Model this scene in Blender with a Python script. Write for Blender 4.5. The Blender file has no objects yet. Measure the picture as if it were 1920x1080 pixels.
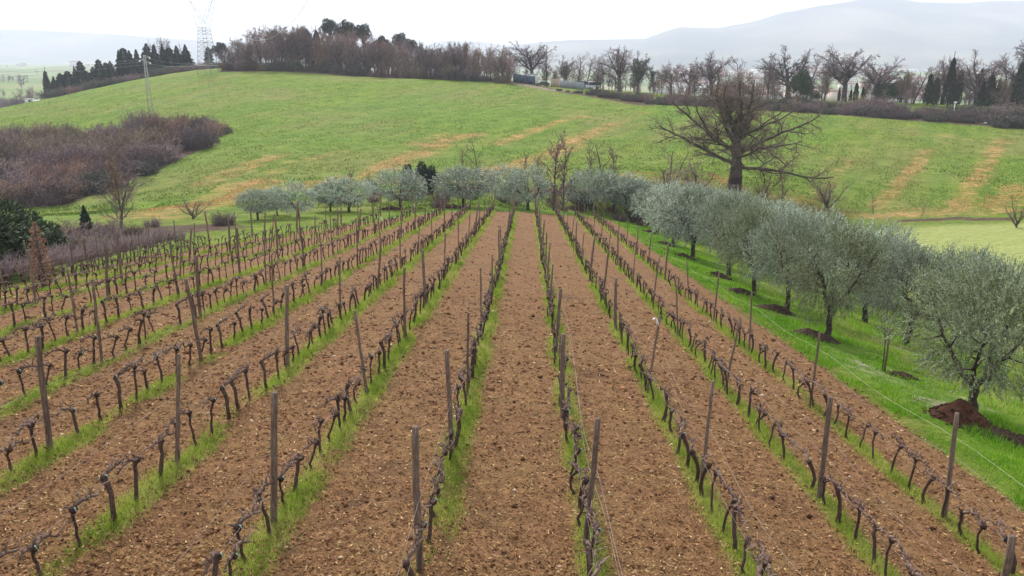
import bpy, math, random
import numpy as np
from mathutils import Vector, Euler

sc = bpy.context.scene
COL = sc.collection
R_ = math.radians

# ------------------------------------------------------------------ camera
FPX = 1500.0                                  # focal length in pixels of a 1920 wide frame
PITCH = math.atan(430 / 1500.0)
CAMZ = 8.0
cam_d = bpy.data.cameras.new('camera')
cam_d.sensor_width = 36.0
cam_d.lens = 36.0 * FPX / 1920.0
cam_d.clip_start = 0.2
cam_d.clip_end = 60000
cam = bpy.data.objects.new('camera', cam_d)
cam.location = (0, 0, CAMZ)
cam.rotation_euler = (math.pi / 2 - PITCH, 0, 0)
COL.objects.link(cam)
sc.camera = cam

# ------------------------------------------------------------------ sky, sun, exposure
SUN_EL, SUN_AZ = 42.0, -20.0                  # azimuth from +Y (view direction), negative = left
w = bpy.data.worlds.new('World')
sc.world = w
w.use_nodes = True
nt = w.node_tree
bg = nt.nodes['Background']
sky = nt.nodes.new('ShaderNodeTexSky')
sky.sky_type = 'NISHITA'
sky.sun_disc = False
sky.sun_elevation = R_(SUN_EL)
sky.sun_rotation = R_(SUN_AZ)
sky.air_density = 1.0
sky.dust_density = 2.5
sky.ozone_density = 1.0
tc = nt.nodes.new('ShaderNodeTexCoord')
mp = nt.nodes.new('ShaderNodeMapping')
mp.inputs['Scale'].default_value = (1, 1, 2.6)
ns = nt.nodes.new('ShaderNodeTexNoise')
ns.inputs['Scale'].default_value = 2.2
ns.inputs['Detail'].default_value = 6
ns.inputs['Roughness'].default_value = 0.55
rp = nt.nodes.new('ShaderNodeValToRGB')
rp.color_ramp.elements[0].position = 0.30
rp.color_ramp.elements[0].color = (0.60,) * 3 + (1,)
rp.color_ramp.elements[1].position = 0.72
rp.color_ramp.elements[1].color = (0.97,) * 3 + (1,)
mx = nt.nodes.new('ShaderNodeMix')
mx.data_type = 'RGBA'
mx.inputs['B'].default_value = (9.3, 9.6, 10.2, 1)   # even cloud cover
nt.links.new(tc.outputs['Generated'], mp.inputs['Vector'])
nt.links.new(mp.outputs['Vector'], ns.inputs['Vector'])
nt.links.new(ns.outputs['Fac'], rp.inputs['Fac'])
nt.links.new(rp.outputs['Color'], mx.inputs['Factor'])
nt.links.new(sky.outputs['Color'], mx.inputs['A'])
nt.links.new(mx.outputs['Result'], bg.inputs['Color'])
bg.inputs['Strength'].default_value = 0.052

sun_d = bpy.data.lights.new('sun', 'SUN')
sun_d.energy = 2.3
sun_d.angle = R_(12)
sun_d.color = (1.0, 0.96, 0.9)
sun = bpy.data.objects.new('sun', sun_d)
_el, _az = R_(SUN_EL), R_(SUN_AZ)
_sd = Vector((math.cos(_el) * math.sin(_az), math.cos(_el) * math.cos(_az), math.sin(_el)))
sun.rotation_euler = _sd.to_track_quat('Z', 'Y').to_euler()
COL.objects.link(sun)

sc.view_settings.view_transform = 'Standard'
sc.view_settings.look = 'None'
sc.view_settings.exposure = 1.5
sc.view_settings.gamma = 1.0
sc.view_settings.use_curve_mapping = False
sc.cycles.max_bounces = 6
sc.cycles.transparent_max_bounces = 8
sc.cycles.volume_bounces = 2

# ------------------------------------------------------------------ numpy helpers
rng = np.random.default_rng(7)
random.seed(11)
CP, SP = math.cos(PITCH), math.sin(PITCH)


def vhash(ix, iy, seed):
    h = (ix.astype(np.int64) * 374761393 + iy.astype(np.int64) * 668265263 + seed * 1442695041) & 0x7fffffff
    h = ((h ^ (h >> 13)) * 1274126177) & 0x7fffffff
    h = h ^ (h >> 16)
    return (h & 0xffff) / 65535.0


def vnoise(x, y, seed=0):
    x = np.asarray(x, float); y = np.asarray(y, float)
    ix = np.floor(x); iy = np.floor(y)
    fx = x - ix; fy = y - iy
    fx = fx * fx * (3 - 2 * fx); fy = fy * fy * (3 - 2 * fy)
    a = vhash(ix, iy, seed); b = vhash(ix + 1, iy, seed)
    c = vhash(ix, iy + 1, seed); d = vhash(ix + 1, iy + 1, seed)
    return (a + (b - a) * fx) * (1 - fy) + (c + (d - c) * fx) * fy


def fbm(x, y, seed=0, octv=4, lac=2.1, gain=0.5):
    s = 0; a = 1; t = 0
    for i in range(octv):
        s = s + a * vnoise(x, y, seed + i * 17)
        t += a; a *= gain
        x = np.asarray(x) * lac + 3.7; y = np.asarray(y) * lac - 1.9
    return s / t


def sstep(x, a, b):
    t = np.clip((np.asarray(x, float) - a) / (b - a), 0, 1)
    return t * t * (3 - 2 * t)


def mesh_np(name, V, F, smooth=False, attrs=None):
    """V (n,3); F a list of (m,k) index arrays; attrs {name: per-vertex float array}"""
    V = np.asarray(V, np.float32)
    if isinstance(F, np.ndarray):
        F = [F]
    F = [np.asarray(f, np.int32) for f in F if len(f)]
    me = bpy.data.meshes.new(name)
    me.vertices.add(len(V))
    me.vertices.foreach_set('co', V.ravel())
    tot = np.concatenate([np.full(len(f), f.shape[1], np.int32) for f in F])
    idx = np.concatenate([f.ravel() for f in F])
    me.loops.add(len(idx))
    me.loops.foreach_set('vertex_index', idx)
    me.polygons.add(len(tot))
    st = np.concatenate([[0], np.cumsum(tot)[:-1]]).astype(np.int32)
    me.polygons.foreach_set('loop_start', st)
    me.polygons.foreach_set('loop_total', tot)
    if smooth:
        me.polygons.foreach_set('use_smooth', np.ones(len(tot), bool))
    for k, a in (attrs or {}).items():
        at_ = me.attributes.new(k, 'FLOAT', 'POINT')
        at_.data.foreach_set('value', np.asarray(a, np.float32))
    me.update(calc_edges=True)
    return me


def obj(name, me, mat=None, parent=None, loc=None):
    o = bpy.data.objects.new(name, me)
    COL.objects.link(o)
    if mat is not None and me is not None and len(me.materials) == 0:
        me.materials.append(mat)
    if parent is not None:
        o.parent = parent
    if loc is not None:
        o.location = loc
    return o


def tag(o, label, cat=None, group=None, kind=None):
    if label: o['label'] = label
    if cat: o['category'] = cat
    if group: o['group'] = group
    if kind: o['kind'] = kind
    return o


def thing(name, label, cat, loc=(0, 0, 0), rot=(0, 0, 0), scale=None, group=None):
    o = bpy.data.objects.new(name, None)
    COL.objects.link(o)
    o.location = loc
    o.rotation_euler = rot
    if scale is not None:
        o.scale = (scale,) * 3 if not hasattr(scale, '__len__') else scale
    o.empty_display_size = 0.2
    return tag(o, label, cat, group)


class Geo:
    """collects vertex and face arrays"""
    def __init__(self):
        self.V = []; self.F = {}; self.n = 0; self.A = []

    def add(self, V, F, a=0.5):
        V = np.asarray(V, float)
        if not isinstance(F, list): F = [F]
        for f in F:
            f = np.asarray(f, int)
            if len(f): self.F.setdefault(f.shape[1], []).append(f + self.n)
        self.V.append(V)
        self.A.append(np.full(len(V), a) if np.isscalar(a) else np.asarray(a))
        self.n += len(V)
        return self

    def box(self, c, s, a=0.5, rz=0.0):
        c = np.asarray(c, float); h = np.asarray(s, float) / 2
        V = np.array([[x, y, z] for z in (-1, 1) for y in (-1, 1) for x in (-1, 1)]) * h
        if rz:
            cs, sn = math.cos(rz), math.sin(rz)
            V = np.stack([V[:, 0] * cs - V[:, 1] * sn, V[:, 0] * sn + V[:, 1] * cs, V[:, 2]], 1)
        self.add(V + c, np.array([[0, 2, 3, 1], [4, 5, 7, 6], [0, 1, 5, 4], [2, 6, 7, 3], [0, 4, 6, 2], [1, 3, 7, 5]]), a)
        return self

    def mesh(self, name, smooth=False):
        V = np.concatenate(self.V)
        F = [np.concatenate(x) for x in self.F.values()]
        return mesh_np(name, V, F, smooth, {'tint': np.concatenate(self.A)})


def path_tube(P, rad, sides=6, jit=0.0, rg=None, cap=True):
    P = np.asarray(P, float); n = len(P)
    rad = np.asarray(rad, float) if hasattr(rad, '__len__') else np.full(n, rad)
    T = np.gradient(P, axis=0)
    T /= np.linalg.norm(T, axis=1)[:, None] + 1e-9
    ref = np.where(np.abs(T[:, 2:3]) < 0.9, [[0, 0, 1.0]], [[1.0, 0, 0]])
    ref[:] = ref[n // 2]
    A = np.cross(T, ref); A /= np.linalg.norm(A, axis=1)[:, None] + 1e-9
    B = np.cross(T, A)
    th = np.arange(sides) * 2 * math.pi / sides
    rr = rad[:, None] * np.ones((1, sides))
    if jit and rg is not None:
        rr = rr * (1 + jit * rg.uniform(-1, 1, rr.shape))
    V = P[:, None, :] + rr[:, :, None] * (np.cos(th)[None, :, None] * A[:, None, :] + np.sin(th)[None, :, None] * B[:, None, :])
    V = V.reshape(-1, 3)
    i = np.arange(n - 1)[:, None] * sides; j = np.arange(sides)[None, :]
    k = (j + 1) % sides
    F = np.stack([i + j, i + k, i + sides + k, i + sides + j], -1).reshape(-1, 4)
    if not cap: return V, [F]
    V = np.concatenate([V, P[:1], P[-1:]])
    c0, c1 = n * sides, n * sides + 1
    jj = np.arange(sides); kk = (jj + 1) % sides
    T1 = np.stack([np.full(sides, c0), kk, jj], 1)
    T2 = np.stack([np.full(sides, c1), (n - 1) * sides + jj, (n - 1) * sides + kk], 1)
    return V, [F, np.concatenate([T1, T2])]


def seg_tubes(S, sides):
    """S (n,8): p0 p1 r0 r1 -> prisms"""
    S = np.asarray(S, float)
    p0, p1, r0, r1 = S[:, 0:3], S[:, 3:6], S[:, 6], S[:, 7]
    d = p1 - p0
    L = np.linalg.norm(d, axis=1)[:, None] + 1e-9
    d = d / L
    p0 = p0 - d * r0[:, None] * 0.35
    p1 = p1 + d * r1[:, None] * 0.35
    ref = np.where(np.abs(d[:, 2:3]) < 0.9, [[0, 0, 1.0]], [[1.0, 0, 0]])
    A = np.cross(d, ref); A /= np.linalg.norm(A, axis=1)[:, None] + 1e-9
    B = np.cross(d, A)
    th = np.arange(sides) * 2 * math.pi / sides
    ring = np.cos(th)[None, :, None] * A[:, None, :] + np.sin(th)[None, :, None] * B[:, None, :]
    V0 = p0[:, None, :] + ring * r0[:, None, None]
    V1 = p1[:, None, :] + ring * r1[:, None, None]
    V = np.concatenate([V0, V1], 1).reshape(-1, 3)
    b = np.arange(len(S))[:, None] * (2 * sides); j = np.arange(sides)[None, :]; k = (j + 1) % sides
    F = np.stack([b + j, b + k, b + sides + k, b + sides + j], -1).reshape(-1, 4)
    return V, F


def unit(a):
    return a / (np.linalg.norm(a, axis=-1, keepdims=True) + 1e-9)


def leaves(P, D, L, W, rg):
    """rhombic leaves: P base (n,3), D direction, L length, W width"""
    n = len(P)
    D = unit(D)
    S = unit(np.cross(D, unit(rg.normal(size=(n, 3)))))
    N = np.cross(D, S)
    L = np.broadcast_to(L, (n,))[:, None]; W = np.broadcast_to(W, (n,))[:, None]
    mid = P + D * L * 0.5 + N * W * 0.25
    V = np.stack([P, mid + S * W * 0.5, P + D * L, mid - S * W * 0.5], 1).reshape(-1, 3)
    F = np.arange(n * 4).reshape(n, 4)
    return V, F


def blades(P, H, W, rg, lean=0.5):
    n = len(P)
    a = rg.uniform(0, 2 * math.pi, n)
    s = np.stack([np.cos(a), np.sin(a), np.zeros(n)], 1) * (W * 0.5)[:, None]
    b = rg.uniform(0, 2 * math.pi, n)
    le = np.stack([np.cos(b), np.sin(b), np.zeros(n)], 1) * (H * lean * rg.uniform(0, 1, n))[:, None]
    top = P + le + np.stack([np.zeros(n), np.zeros(n), H], 1)
    V = np.stack([P - s, P + s, top], 1).reshape(-1, 3)
    return V, np.arange(3 * n).reshape(n, 3)


# ------------------------------------------------------------------ terrain shape
PHI = R_(1.14)
DVX, DVY = math.sin(PHI), math.cos(PHI)
LVX, LVY = math.cos(PHI), -math.sin(PHI)
HGT, SLOPE, CROSS, RS, RC = 5.751, 0.1211, 0.0996, 2.3, 0.385


def st_of(x, y):
    return x * DVX + y * DVY, x * LVX + y * LVY         # s along rows, t across


def xy_of(s, t):
    return t * LVX + s * DVX, t * LVY + s * DVY


def vine_z(s, t):
    s = np.asarray(s, float); t = np.asarray(t, float)
    k = 0.0035 + 0.0015 * sstep(s, 20, 45)
    tc_ = np.clip(t, -26, 16)
    q = k * tc_ ** 2 + 2 * k * tc_ * (t - tc_)
    return CAMZ - HGT - SLOPE * s - CROSS * t - q


def pix_z(v, Y):
    q = (540 - v) / FPX
    return CAMZ + Y * (q * CP - SP) / (CP + q * SP)


def pix_x(u, Y, z):
    return (u - 960) / FPX * (Y * CP - (z - CAMZ) * SP)


def row_end(t):
    return np.interp(t, [-30, -26, -22, -18.7, -16, -12, -8.3, -6, -3.7, 0.9, 3.2, 5.5, 7.8, 11],
                     [46, 50, 54, 57, 62, 71, 79.5, 82.5, 84.5, 86.5, 88, 92, 94, 95])


ctrl = []
for (u, v, Y) in [
    # hill field
    (960, 345, 112), (960, 250, 168), (960, 185, 222), (960, 155, 256), (960, 152, 275),
    (700, 345, 112), (700, 250, 165), (700, 180, 225), (700, 146, 265), (700, 143, 285),
    (420, 131, 275), (420, 200, 200), (420, 300, 135), (420, 390, 85), (420, 128, 295),
    (550, 131, 275), (550, 129, 295),
    (200, 165, 255), (200, 230, 190), (100, 186, 240), (0, 207, 228), (0, 212, 290), (-150, 225, 290), (100, 180, 315), (250, 158, 315), (370, 140, 315),
    (-250, 250, 190), (0, 285, 165), (120, 415, 68), (250, 400, 80),
    (1100, 172, 245), (1100, 166, 262), (1000, 160, 265), (1250, 200, 215), (1250, 182, 240), (1250, 300, 142),
    (1375, 352, 112), (1500, 214, 198), (1500, 188, 236), (1500, 300, 140), (1500, 388, 108), (1250, 345, 112),
    (1700, 225, 186), (1700, 195, 222), (1900, 240, 174), (1900, 205, 205), (1900, 320, 130), (1900, 402, 98), (1900, 418, 94),
    (1900, 445, 84), (1900, 500, 70), (1700, 418, 96), (1700, 320, 132), (2250, 300, 135), (2250, 230, 190), (2250, 430, 85), (2300, 560, 55),
]:
    z = pix_z(v, Y)
    ctrl.append((pix_x(u, Y, z), Y, z))
for (x, y, z) in [(-60, 108, -19), (-85, 120, -20), (-45, 95, -17.5), (-70, 60, -13), (-40, 66, -13.4), (-32, 80, -15.3), (-110, 90, -20), (-100, 40, -10), (-110, 0, -4),
                  (60, 0, -10), (60, 30, -15), (90, 60, -19.5), (-60, 20, -6.5),
                  (-140, 380, -25), (0, 350, -16), (100, 330, -22), (170, 300, -22), (230, 240, -20), (-60, 360, -14), (-220, 300, -23), (-260, 200, -23)]:
    ctrl.append((x, y, z + CAMZ))
for s in (-20, 0, 12, 25, 40, 55, 70, 85):
    for t in (-22, -10, 2, 12, 20):
        if s > row_end(t) + 6: continue
        x, y = xy_of(s, t)
        ctrl.append((x, y, float(vine_z(s, t))))
for s, t in ((95, 0), (100, 8), (98, 16), (88, 22), (70, 27), (50, 27), (30, 27), (85, -8), (72, -14), (60, -20)):
    x, y = xy_of(s, t)
    ctrl.append((x, y, float(vine_z(s, t))))
ctrl = np.array(ctrl)


def tps(d2):
    return np.where(d2 > 1e-9, d2 * np.log(d2 + 1e-12), 0.0)


_n = len(ctrl)
_c = ctrl[:, :2] / 100.0
_K = tps(((_c[:, None, :] - _c[None, :, :]) ** 2).sum(-1)) + np.eye(_n) * 0.004
_Pm = np.concatenate([np.ones((_n, 1)), _c], 1)
_M = np.block([[_K, _Pm], [_Pm.T, np.zeros((3, 3))]])
_wt = np.linalg.solve(_M, np.concatenate([ctrl[:, 2], np.zeros(3)]))


def rbf(x, y):
    x = np.asarray(x, float) / 100; y = np.asarray(y, float) / 100
    out = _wt[_n] + _wt[_n + 1] * x + _wt[_n + 2] * y
    for i in range(_n):
        out = out + _wt[i] * tps((x - _c[i, 0]) ** 2 + (y - _c[i, 1]) ** 2)
    return out


def ground_z(x, y):
    x = np.asarray(x, float); y = np.asarray(y, float)
    xc = np.clip(x, -260, 260); yc = np.clip(y, -40, 380)
    z = rbf(xc, yc)
    s, t = st_of(x, y)
    tm = np.clip(t, -40, 30)
    din = np.minimum(np.minimum(row_end(tm) + 7 - s, t + 27), 21 - t)
    wv = sstep(din, -6, 3)
    z = z * (1 - wv) + vine_z(s, t) * wv
    r = np.hypot(x, y)
    az = np.degrees(np.arctan2(x, np.maximum(y, 1)))
    plain = CAMZ + np.interp(az, [-40, -12, 5, 40], [-27, -30, -48, -50]) + 8 * (fbm(x / 700, y / 700, 5, 3) - 0.5)
    wp = sstep(r, 330, 620)
    wp = np.maximum(wp, sstep(y, 300, 420) * sstep(az, -5, 5))
    z = z * (1 - wp) + plain * wp
    z = z + (fbm(x / 9, y / 9, 3, 3) - 0.5) * 0.5 * (1 - wv) * sstep(r, 60, 120)
    return z


def axis(lo, hi, d0, a, b, g):
    """dense spacing d0 between a and b, growing by g outside"""
    core = list(np.arange(a, b + 1e-6, d0))
    p, d = core[-1], d0
    right = []
    while p < hi:
        d *= g; p += d; right.append(min(p, hi))
    p, d = core[0], d0
    left = []
    while p > lo:
        d *= g; p -= d; left.append(max(p, lo))
    return np.array(left[::-1] + core + right)


GX = axis(-8500, 8500, 1.35, -150, 150, 1.09)
GY = axis(-80, 8500, 1.35, -6, 300, 1.08)
XX, YY = np.meshgrid(GX, GY)
ZZ = ground_z(XX, YY)


def gz(x, y):
    """terrain height read from the sheet"""
    i = int(np.clip(np.searchsorted(GX, x) - 1, 0, len(GX) - 2)); j = int(np.clip(np.searchsorted(GY, y) - 1, 0, len(GY) - 2))
    fx = (x - GX[i]) / (GX[i + 1] - GX[i]); fy = (y - GY[j]) / (GY[j + 1] - GY[j])
    return float((ZZ[j, i] * (1 - fx) + ZZ[j, i + 1] * fx) * (1 - fy) + (ZZ[j + 1, i] * (1 - fx) + ZZ[j + 1, i + 1] * fx) * fy)


def at(u, v, y0=6.0, y1=3000.0):
    """where the ray through a photo point meets the ground"""
    q = (540 - v) / FPX
    dx, dy, dz = (u - 960) / FPX, CP + q * SP, q * CP - SP
    k = y0; step = 0.5; prev = k
    while k < y1:
        if CAMZ + dz * k <= gz(dx * k, dy * k):
            a, b = prev, k
            for _ in range(24):
                m = (a + b) / 2
                if CAMZ + dz * m <= gz(dx * m, dy * m): b = m
                else: a = m
            return Vector((dx * b, dy * b, gz(dx * b, dy * b)))
        prev = k; k += step; step *= 1.012
    return Vector((dx * y1, dy * y1, gz(dx * y1, dy * y1)))


def atY(u, Y):
    z = gz(0, Y)
    for _ in range(4):
        x = pix_x(u, Y, z); z = gz(x, Y)
    return Vector((x, Y, z))


def h_to(p, v):
    """height of a thing standing at p whose top shows at photo row v"""
    return pix_z(v, p.y) - p.z


def project(x, y, z):
    z = z - CAMZ
    dep = y * CP - z * SP
    up = y * SP + z * CP
    return 960 + FPX * x / dep, 540 - FPX * up / dep, dep


# ------------------------------------------------------------------ materials
def new_mat(name, rough=0.9, spec=0.2):
    m = bpy.data.materials.new(name)
    m.use_nodes = True
    b = m.node_tree.nodes['Principled BSDF']
    b.inputs['Roughness'].default_value = rough
    b.inputs['Specular IOR Level'].default_value = spec
    return m, m.node_tree, b


def N(nt, t, **kw):
    n = nt.nodes.new(t)
    for k, v in kw.items():
        if k in n.inputs: n.inputs[k].default_value = v
        else: setattr(n, k, v)
    return n


def ramp(nt, src, stops):
    r = nt.nodes.new('ShaderNodeValToRGB')
    e = r.color_ramp.elements
    while len(e) < len(stops): e.new(0.5)
    for i, (p, c) in enumerate(stops):
        e[i].position = p
        e[i].color = (c[0], c[1], c[2], 1)
    nt.links.new(src, r.inputs['Fac'])
    return r.outputs['Color']


def mixc(nt, fac, a, b, mode='MIX'):
    m = nt.nodes.new('ShaderNodeMix')
    m.data_type = 'RGBA'; m.blend_type = mode
    for s, v in (('Factor', fac), ('A', a), ('B', b)):
        if hasattr(v, 'links'): nt.links.new(v, m.inputs[s])
        elif s == 'Factor': m.inputs[s].default_value = v
        else: m.inputs[s].default_value = (v[0], v[1], v[2], 1)
    return m.outputs['Result']


def math_(nt, op, a, b=0.0, clamp=False):
    m = nt.nodes.new('ShaderNodeMath'); m.operation = op; m.use_clamp = clamp
    for i, v in enumerate((a, b)):
        if hasattr(v, 'links'): nt.links.new(v, m.inputs[i])
        else: m.inputs[i].default_value = v
    return m.outputs[0]


def noise(nt, vec, scale, detail=4, rough=0.6, stretch=None):
    if stretch is not None:
        mp_ = nt.nodes.new('ShaderNodeMapping'); mp_.inputs['Scale'].default_value = stretch
        nt.links.new(vec, mp_.inputs['Vector']); vec = mp_.outputs['Vector']
    n = N(nt, 'ShaderNodeTexNoise', Scale=scale, Detail=detail, Roughness=rough)
    nt.links.new(vec, n.inputs['Vector'])
    return n.outputs['Fac']


def bump(nt, bsdf, src, strength, dist):
    b = nt.nodes.new('ShaderNodeBump')
    b.inputs['Strength'].default_value = strength
    b.inputs['Distance'].default_value = dist
    nt.links.new(src, b.inputs['Height'])
    nt.links.new(b.outputs['Normal'], bsdf.inputs['Normal'])


def tint_mat(name, stops, rough=0.85, spec=0.15, transl=0.0, nscale=None, namt=0.5, vary=0.34):
    """colour from the per-piece 'tint' value"""
    m, nt, b = new_mat(name, rough, spec)
    a = N(nt, 'ShaderNodeAttribute', attribute_name='tint')
    src = a.outputs['Fac']
    if nscale:
        g = N(nt, 'ShaderNodeTexCoord')
        nn = noise(nt, g.outputs['Object'], nscale, 3)
        nn = math_(nt, 'MULTIPLY', math_(nt, 'SUBTRACT', nn, 0.5), namt)
        src = math_(nt, 'ADD', src, nn, True)
    oi = N(nt, 'ShaderNodeObjectInfo')
    c = ramp(nt, src, stops)
    hsv = N(nt, 'ShaderNodeHueSaturation')
    nt.links.new(math_(nt, 'ADD', math_(nt, 'MULTIPLY', oi.outputs['Random'], vary), 1 - vary / 2), hsv.inputs['Value'])
    nt.links.new(math_(nt, 'ADD', math_(nt, 'MULTIPLY', oi.outputs['Random'], 0.016), 0.492), hsv.inputs['Hue'])
    nt.links.new(c, hsv.inputs['Color'])
    nt.links.new(hsv.outputs['Color'], b.inputs['Base Color'])
    if transl:
        t = N(nt, 'ShaderNodeBsdfTranslucent')
        nt.links.new(hsv.outputs['Color'], t.inputs['Color'])
        ms = N(nt, 'ShaderNodeMixShader'); ms.inputs[0].default_value = transl
        nt.links.new(b.outputs[0], ms.inputs[1]); nt.links.new(t.outputs[0], ms.inputs[2])
        nt.links.new(ms.outputs[0], nt.nodes['Material Output'].inputs['Surface'])
    return m


def plain_mat(name, c, c2=None, scale=3.0, rough=0.7, spec=0.3, metal=0.0, stretch=None):
    m, nt, b = new_mat(name, rough, spec)
    b.inputs['Metallic'].default_value = metal
    g = N(nt, 'ShaderNodeTexCoord')
    nn = noise(nt, g.outputs['Object'], scale, 5, 0.6, stretch)
    c2 = c2 or tuple(x * 0.7 for x in c)
    nt.links.new(ramp(nt, nn, [(0.3, c2), (0.7, c)]), b.inputs['Base Color'])
    return m


M = {}
# soil
m, nt, b = new_mat('soil', 0.95, 0.1)
g = N(nt, 'ShaderNodeNewGeometry')
P_ = g.outputs['Position']
big = noise(nt, P_, 0.9, 3)
mid = noise(nt, P_, 4.5, 5, 0.75)
fine = noise(nt, P_, 26.0, 4, 0.7)
SOIL = [(0.32, (0.030, 0.015, 0.009)), (0.44, (0.103, 0.052, 0.025)), (0.56, (0.195, 0.102, 0.047)), (0.72, (0.350, 0.212, 0.100))]
c = ramp(nt, math_(nt, 'ADD', math_(nt, 'MULTIPLY', mid, 0.45), math_(nt, 'MULTIPLY', fine, 0.55)), SOIL)
c = mixc(nt, ramp(nt, big, [(0.44, (0, 0, 0)), (0.68, (0.35,) * 3)]), c, (0.170, 0.115, 0.046))
damp = noise(nt, P_, 0.55, 5, 0.7)
c = mixc(nt, ramp(nt, damp, [(0.56, (0, 0, 0)), (0.70, (0.6,) * 3)]), c, (0.062, 0.036, 0.026))
wm = N(nt, 'ShaderNodeAttribute', attribute_name='tint').outputs['Fac']
wm = math_(nt, 'MULTIPLY', wm, ramp(nt, fine, [(0.35, (0.25,) * 3), (0.6, (0.95,) * 3)]))
c = mixc(nt, wm, c, ramp(nt, mid, [(0.35, (0.090, 0.130, 0.018)), (0.65, (0.205, 0.245, 0.046))]))
nt.links.new(c, b.inputs['Base Color'])
bump(nt, b, math_(nt, 'ADD', mid, math_(nt, 'MULTIPLY', fine, 0.6)), 0.9, 0.06)
M['soil'] = m
M['clod'] = tint_mat('clod', [(0.0, (0.045, 0.022, 0.014)), (0.35, (0.155, 0.078, 0.035)), (0.7, (0.295, 0.160, 0.070)), (0.92, (0.45, 0.295, 0.14)), (1.0, (0.56, 0.44, 0.30))], 0.95, 0.1)
M['manure'] = plain_mat('manure', (0.060, 0.036, 0.026), (0.022, 0.014, 0.011), 9, 0.95, 0.1)
M['red_manure'] = plain_mat('red_manure', (0.085, 0.036, 0.020), (0.020, 0.010, 0.008), 6, 0.95, 0.1)
M['grass'] = tint_mat('grass', [(0.0, (0.100, 0.170, 0.018)), (0.45, (0.225, 0.330, 0.034)), (0.8, (0.360, 0.425, 0.075)), (1.0, (0.46, 0.40, 0.17))], 0.7, 0.2, 0.4)
M['lush'] = tint_mat('lush', [(0.0, (0.055, 0.140, 0.007)), (0.5, (0.130, 0.275, 0.010)), (0.85, (0.230, 0.350, 0.022)), (1.0, (0.36, 0.35, 0.12))], 0.7, 0.2, 0.35)
M['field'] = tint_mat('field', [(0.0, (0.042, 0.075, 0.010)), (0.45, (0.115, 0.180, 0.022)), (0.8, (0.210, 0.245, 0.046)), (1.0, (0.36, 0.32, 0.12))], 0.8, 0.1, 0.25)
M['leaf_litter'] = tint_mat('leaf_litter', [(0.0, (0.055, 0.026, 0.015)), (0.4, (0.17, 0.085, 0.040)), (0.75, (0.33, 0.20, 0.09)), (1.0, (0.52, 0.38, 0.20))], 0.85, 0.1, 0.1)
M['drygrass'] = tint_mat('drygrass', [(0.0, (0.20, 0.105, 0.045)), (0.5, (0.38, 0.215, 0.09)), (1.0, (0.55, 0.37, 0.17))], 0.85, 0.1, 0.2)
OL = [(0.0, (0.062, 0.082, 0.048)), (0.35, (0.155, 0.195, 0.118)), (0.7, (0.295, 0.350, 0.250)), (1.0, (0.47, 0.52, 0.43))]
M['olive_leaf'] = tint_mat('olive_leaf', OL, 0.55, 0.35, 0.18)
M['olive_leaf_green'] = tint_mat('olive_leaf_green', [(0.0, (0.055, 0.070, 0.030)), (0.4, (0.155, 0.190, 0.085)), (0.75, (0.265, 0.310, 0.170)), (1.0, (0.42, 0.46, 0.34))], 0.55, 0.35, 0.25)
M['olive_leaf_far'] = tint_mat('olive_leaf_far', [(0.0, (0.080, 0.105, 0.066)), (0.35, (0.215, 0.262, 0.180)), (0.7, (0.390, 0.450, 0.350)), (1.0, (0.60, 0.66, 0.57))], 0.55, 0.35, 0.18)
M['olive_bark'] = plain_mat('olive_bark', (0.095, 0.072, 0.054), (0.026, 0.019, 0.015), 6, 0.95, 0.1)
M['bark'] = tint_mat('bark', [(0.0, (0.048, 0.038, 0.036)), (0.6, (0.110, 0.085, 0.078)), (1.0, (0.190, 0.155, 0.140))], 0.95, 0.1, 0, 2.0)
M['oak_bark'] = tint_mat('oak_bark', [(0.0, (0.045, 0.036, 0.030)), (0.5, (0.105, 0.083, 0.066)), (1.0, (0.185, 0.150, 0.115))], 0.95, 0.1, 0, 2.5)
M['oak_twig'] = tint_mat('oak_twig', [(0.0, (0.090, 0.066, 0.048)), (0.6, (0.190, 0.145, 0.105)), (1.0, (0.29, 0.225, 0.17))], 0.95, 0.1)
M['twig_wood'] = tint_mat('twig_wood', [(0.0, (0.155, 0.100, 0.104)), (0.6, (0.290, 0.198, 0.192)), (1.0, (0.43, 0.315, 0.30))], 0.95, 0.1, vary=0.7)
M['twig'] = tint_mat('twig', [(0.0, (0.095, 0.066, 0.072)), (0.6, (0.190, 0.138, 0.140)), (1.0, (0.30, 0.23, 0.22))], 0.95, 0.1, vary=0.75)
M['twig_tan'] = tint_mat('twig_tan', [(0.0, (0.125, 0.095, 0.065)), (0.6, (0.225, 0.172, 0.122)), (1.0, (0.34, 0.27, 0.20))], 0.95, 0.1, vary=0.75)
M['twig_red'] = tint_mat('twig_red', [(0.0, (0.130, 0.080, 0.066)), (0.6, (0.230, 0.142, 0.115)), (1.0, (0.35, 0.23, 0.185))], 0.95, 0.1, vary=0.75)
M['bramble'] = tint_mat('bramble', [(0.0, (0.040, 0.040, 0.034)), (0.5, (0.095, 0.092, 0.074)), (1.0, (0.165, 0.145, 0.120))], 0.85, 0.2, vary=.7)
M['dead_leaf'] = tint_mat('dead_leaf', [(0.0, (0.15, 0.085, 0.06)), (0.5, (0.29, 0.175, 0.12)), (1.0, (0.42, 0.28, 0.20))], 0.85, 0.1)
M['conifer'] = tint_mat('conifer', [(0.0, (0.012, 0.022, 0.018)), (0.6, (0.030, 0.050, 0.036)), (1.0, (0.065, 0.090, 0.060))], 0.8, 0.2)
M['pine'] = tint_mat('pine', [(0.0, (0.026, 0.036, 0.026)), (0.6, (0.060, 0.075, 0.050)), (1.0, (0.11, 0.125, 0.085))], 0.8, 0.2)
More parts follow.
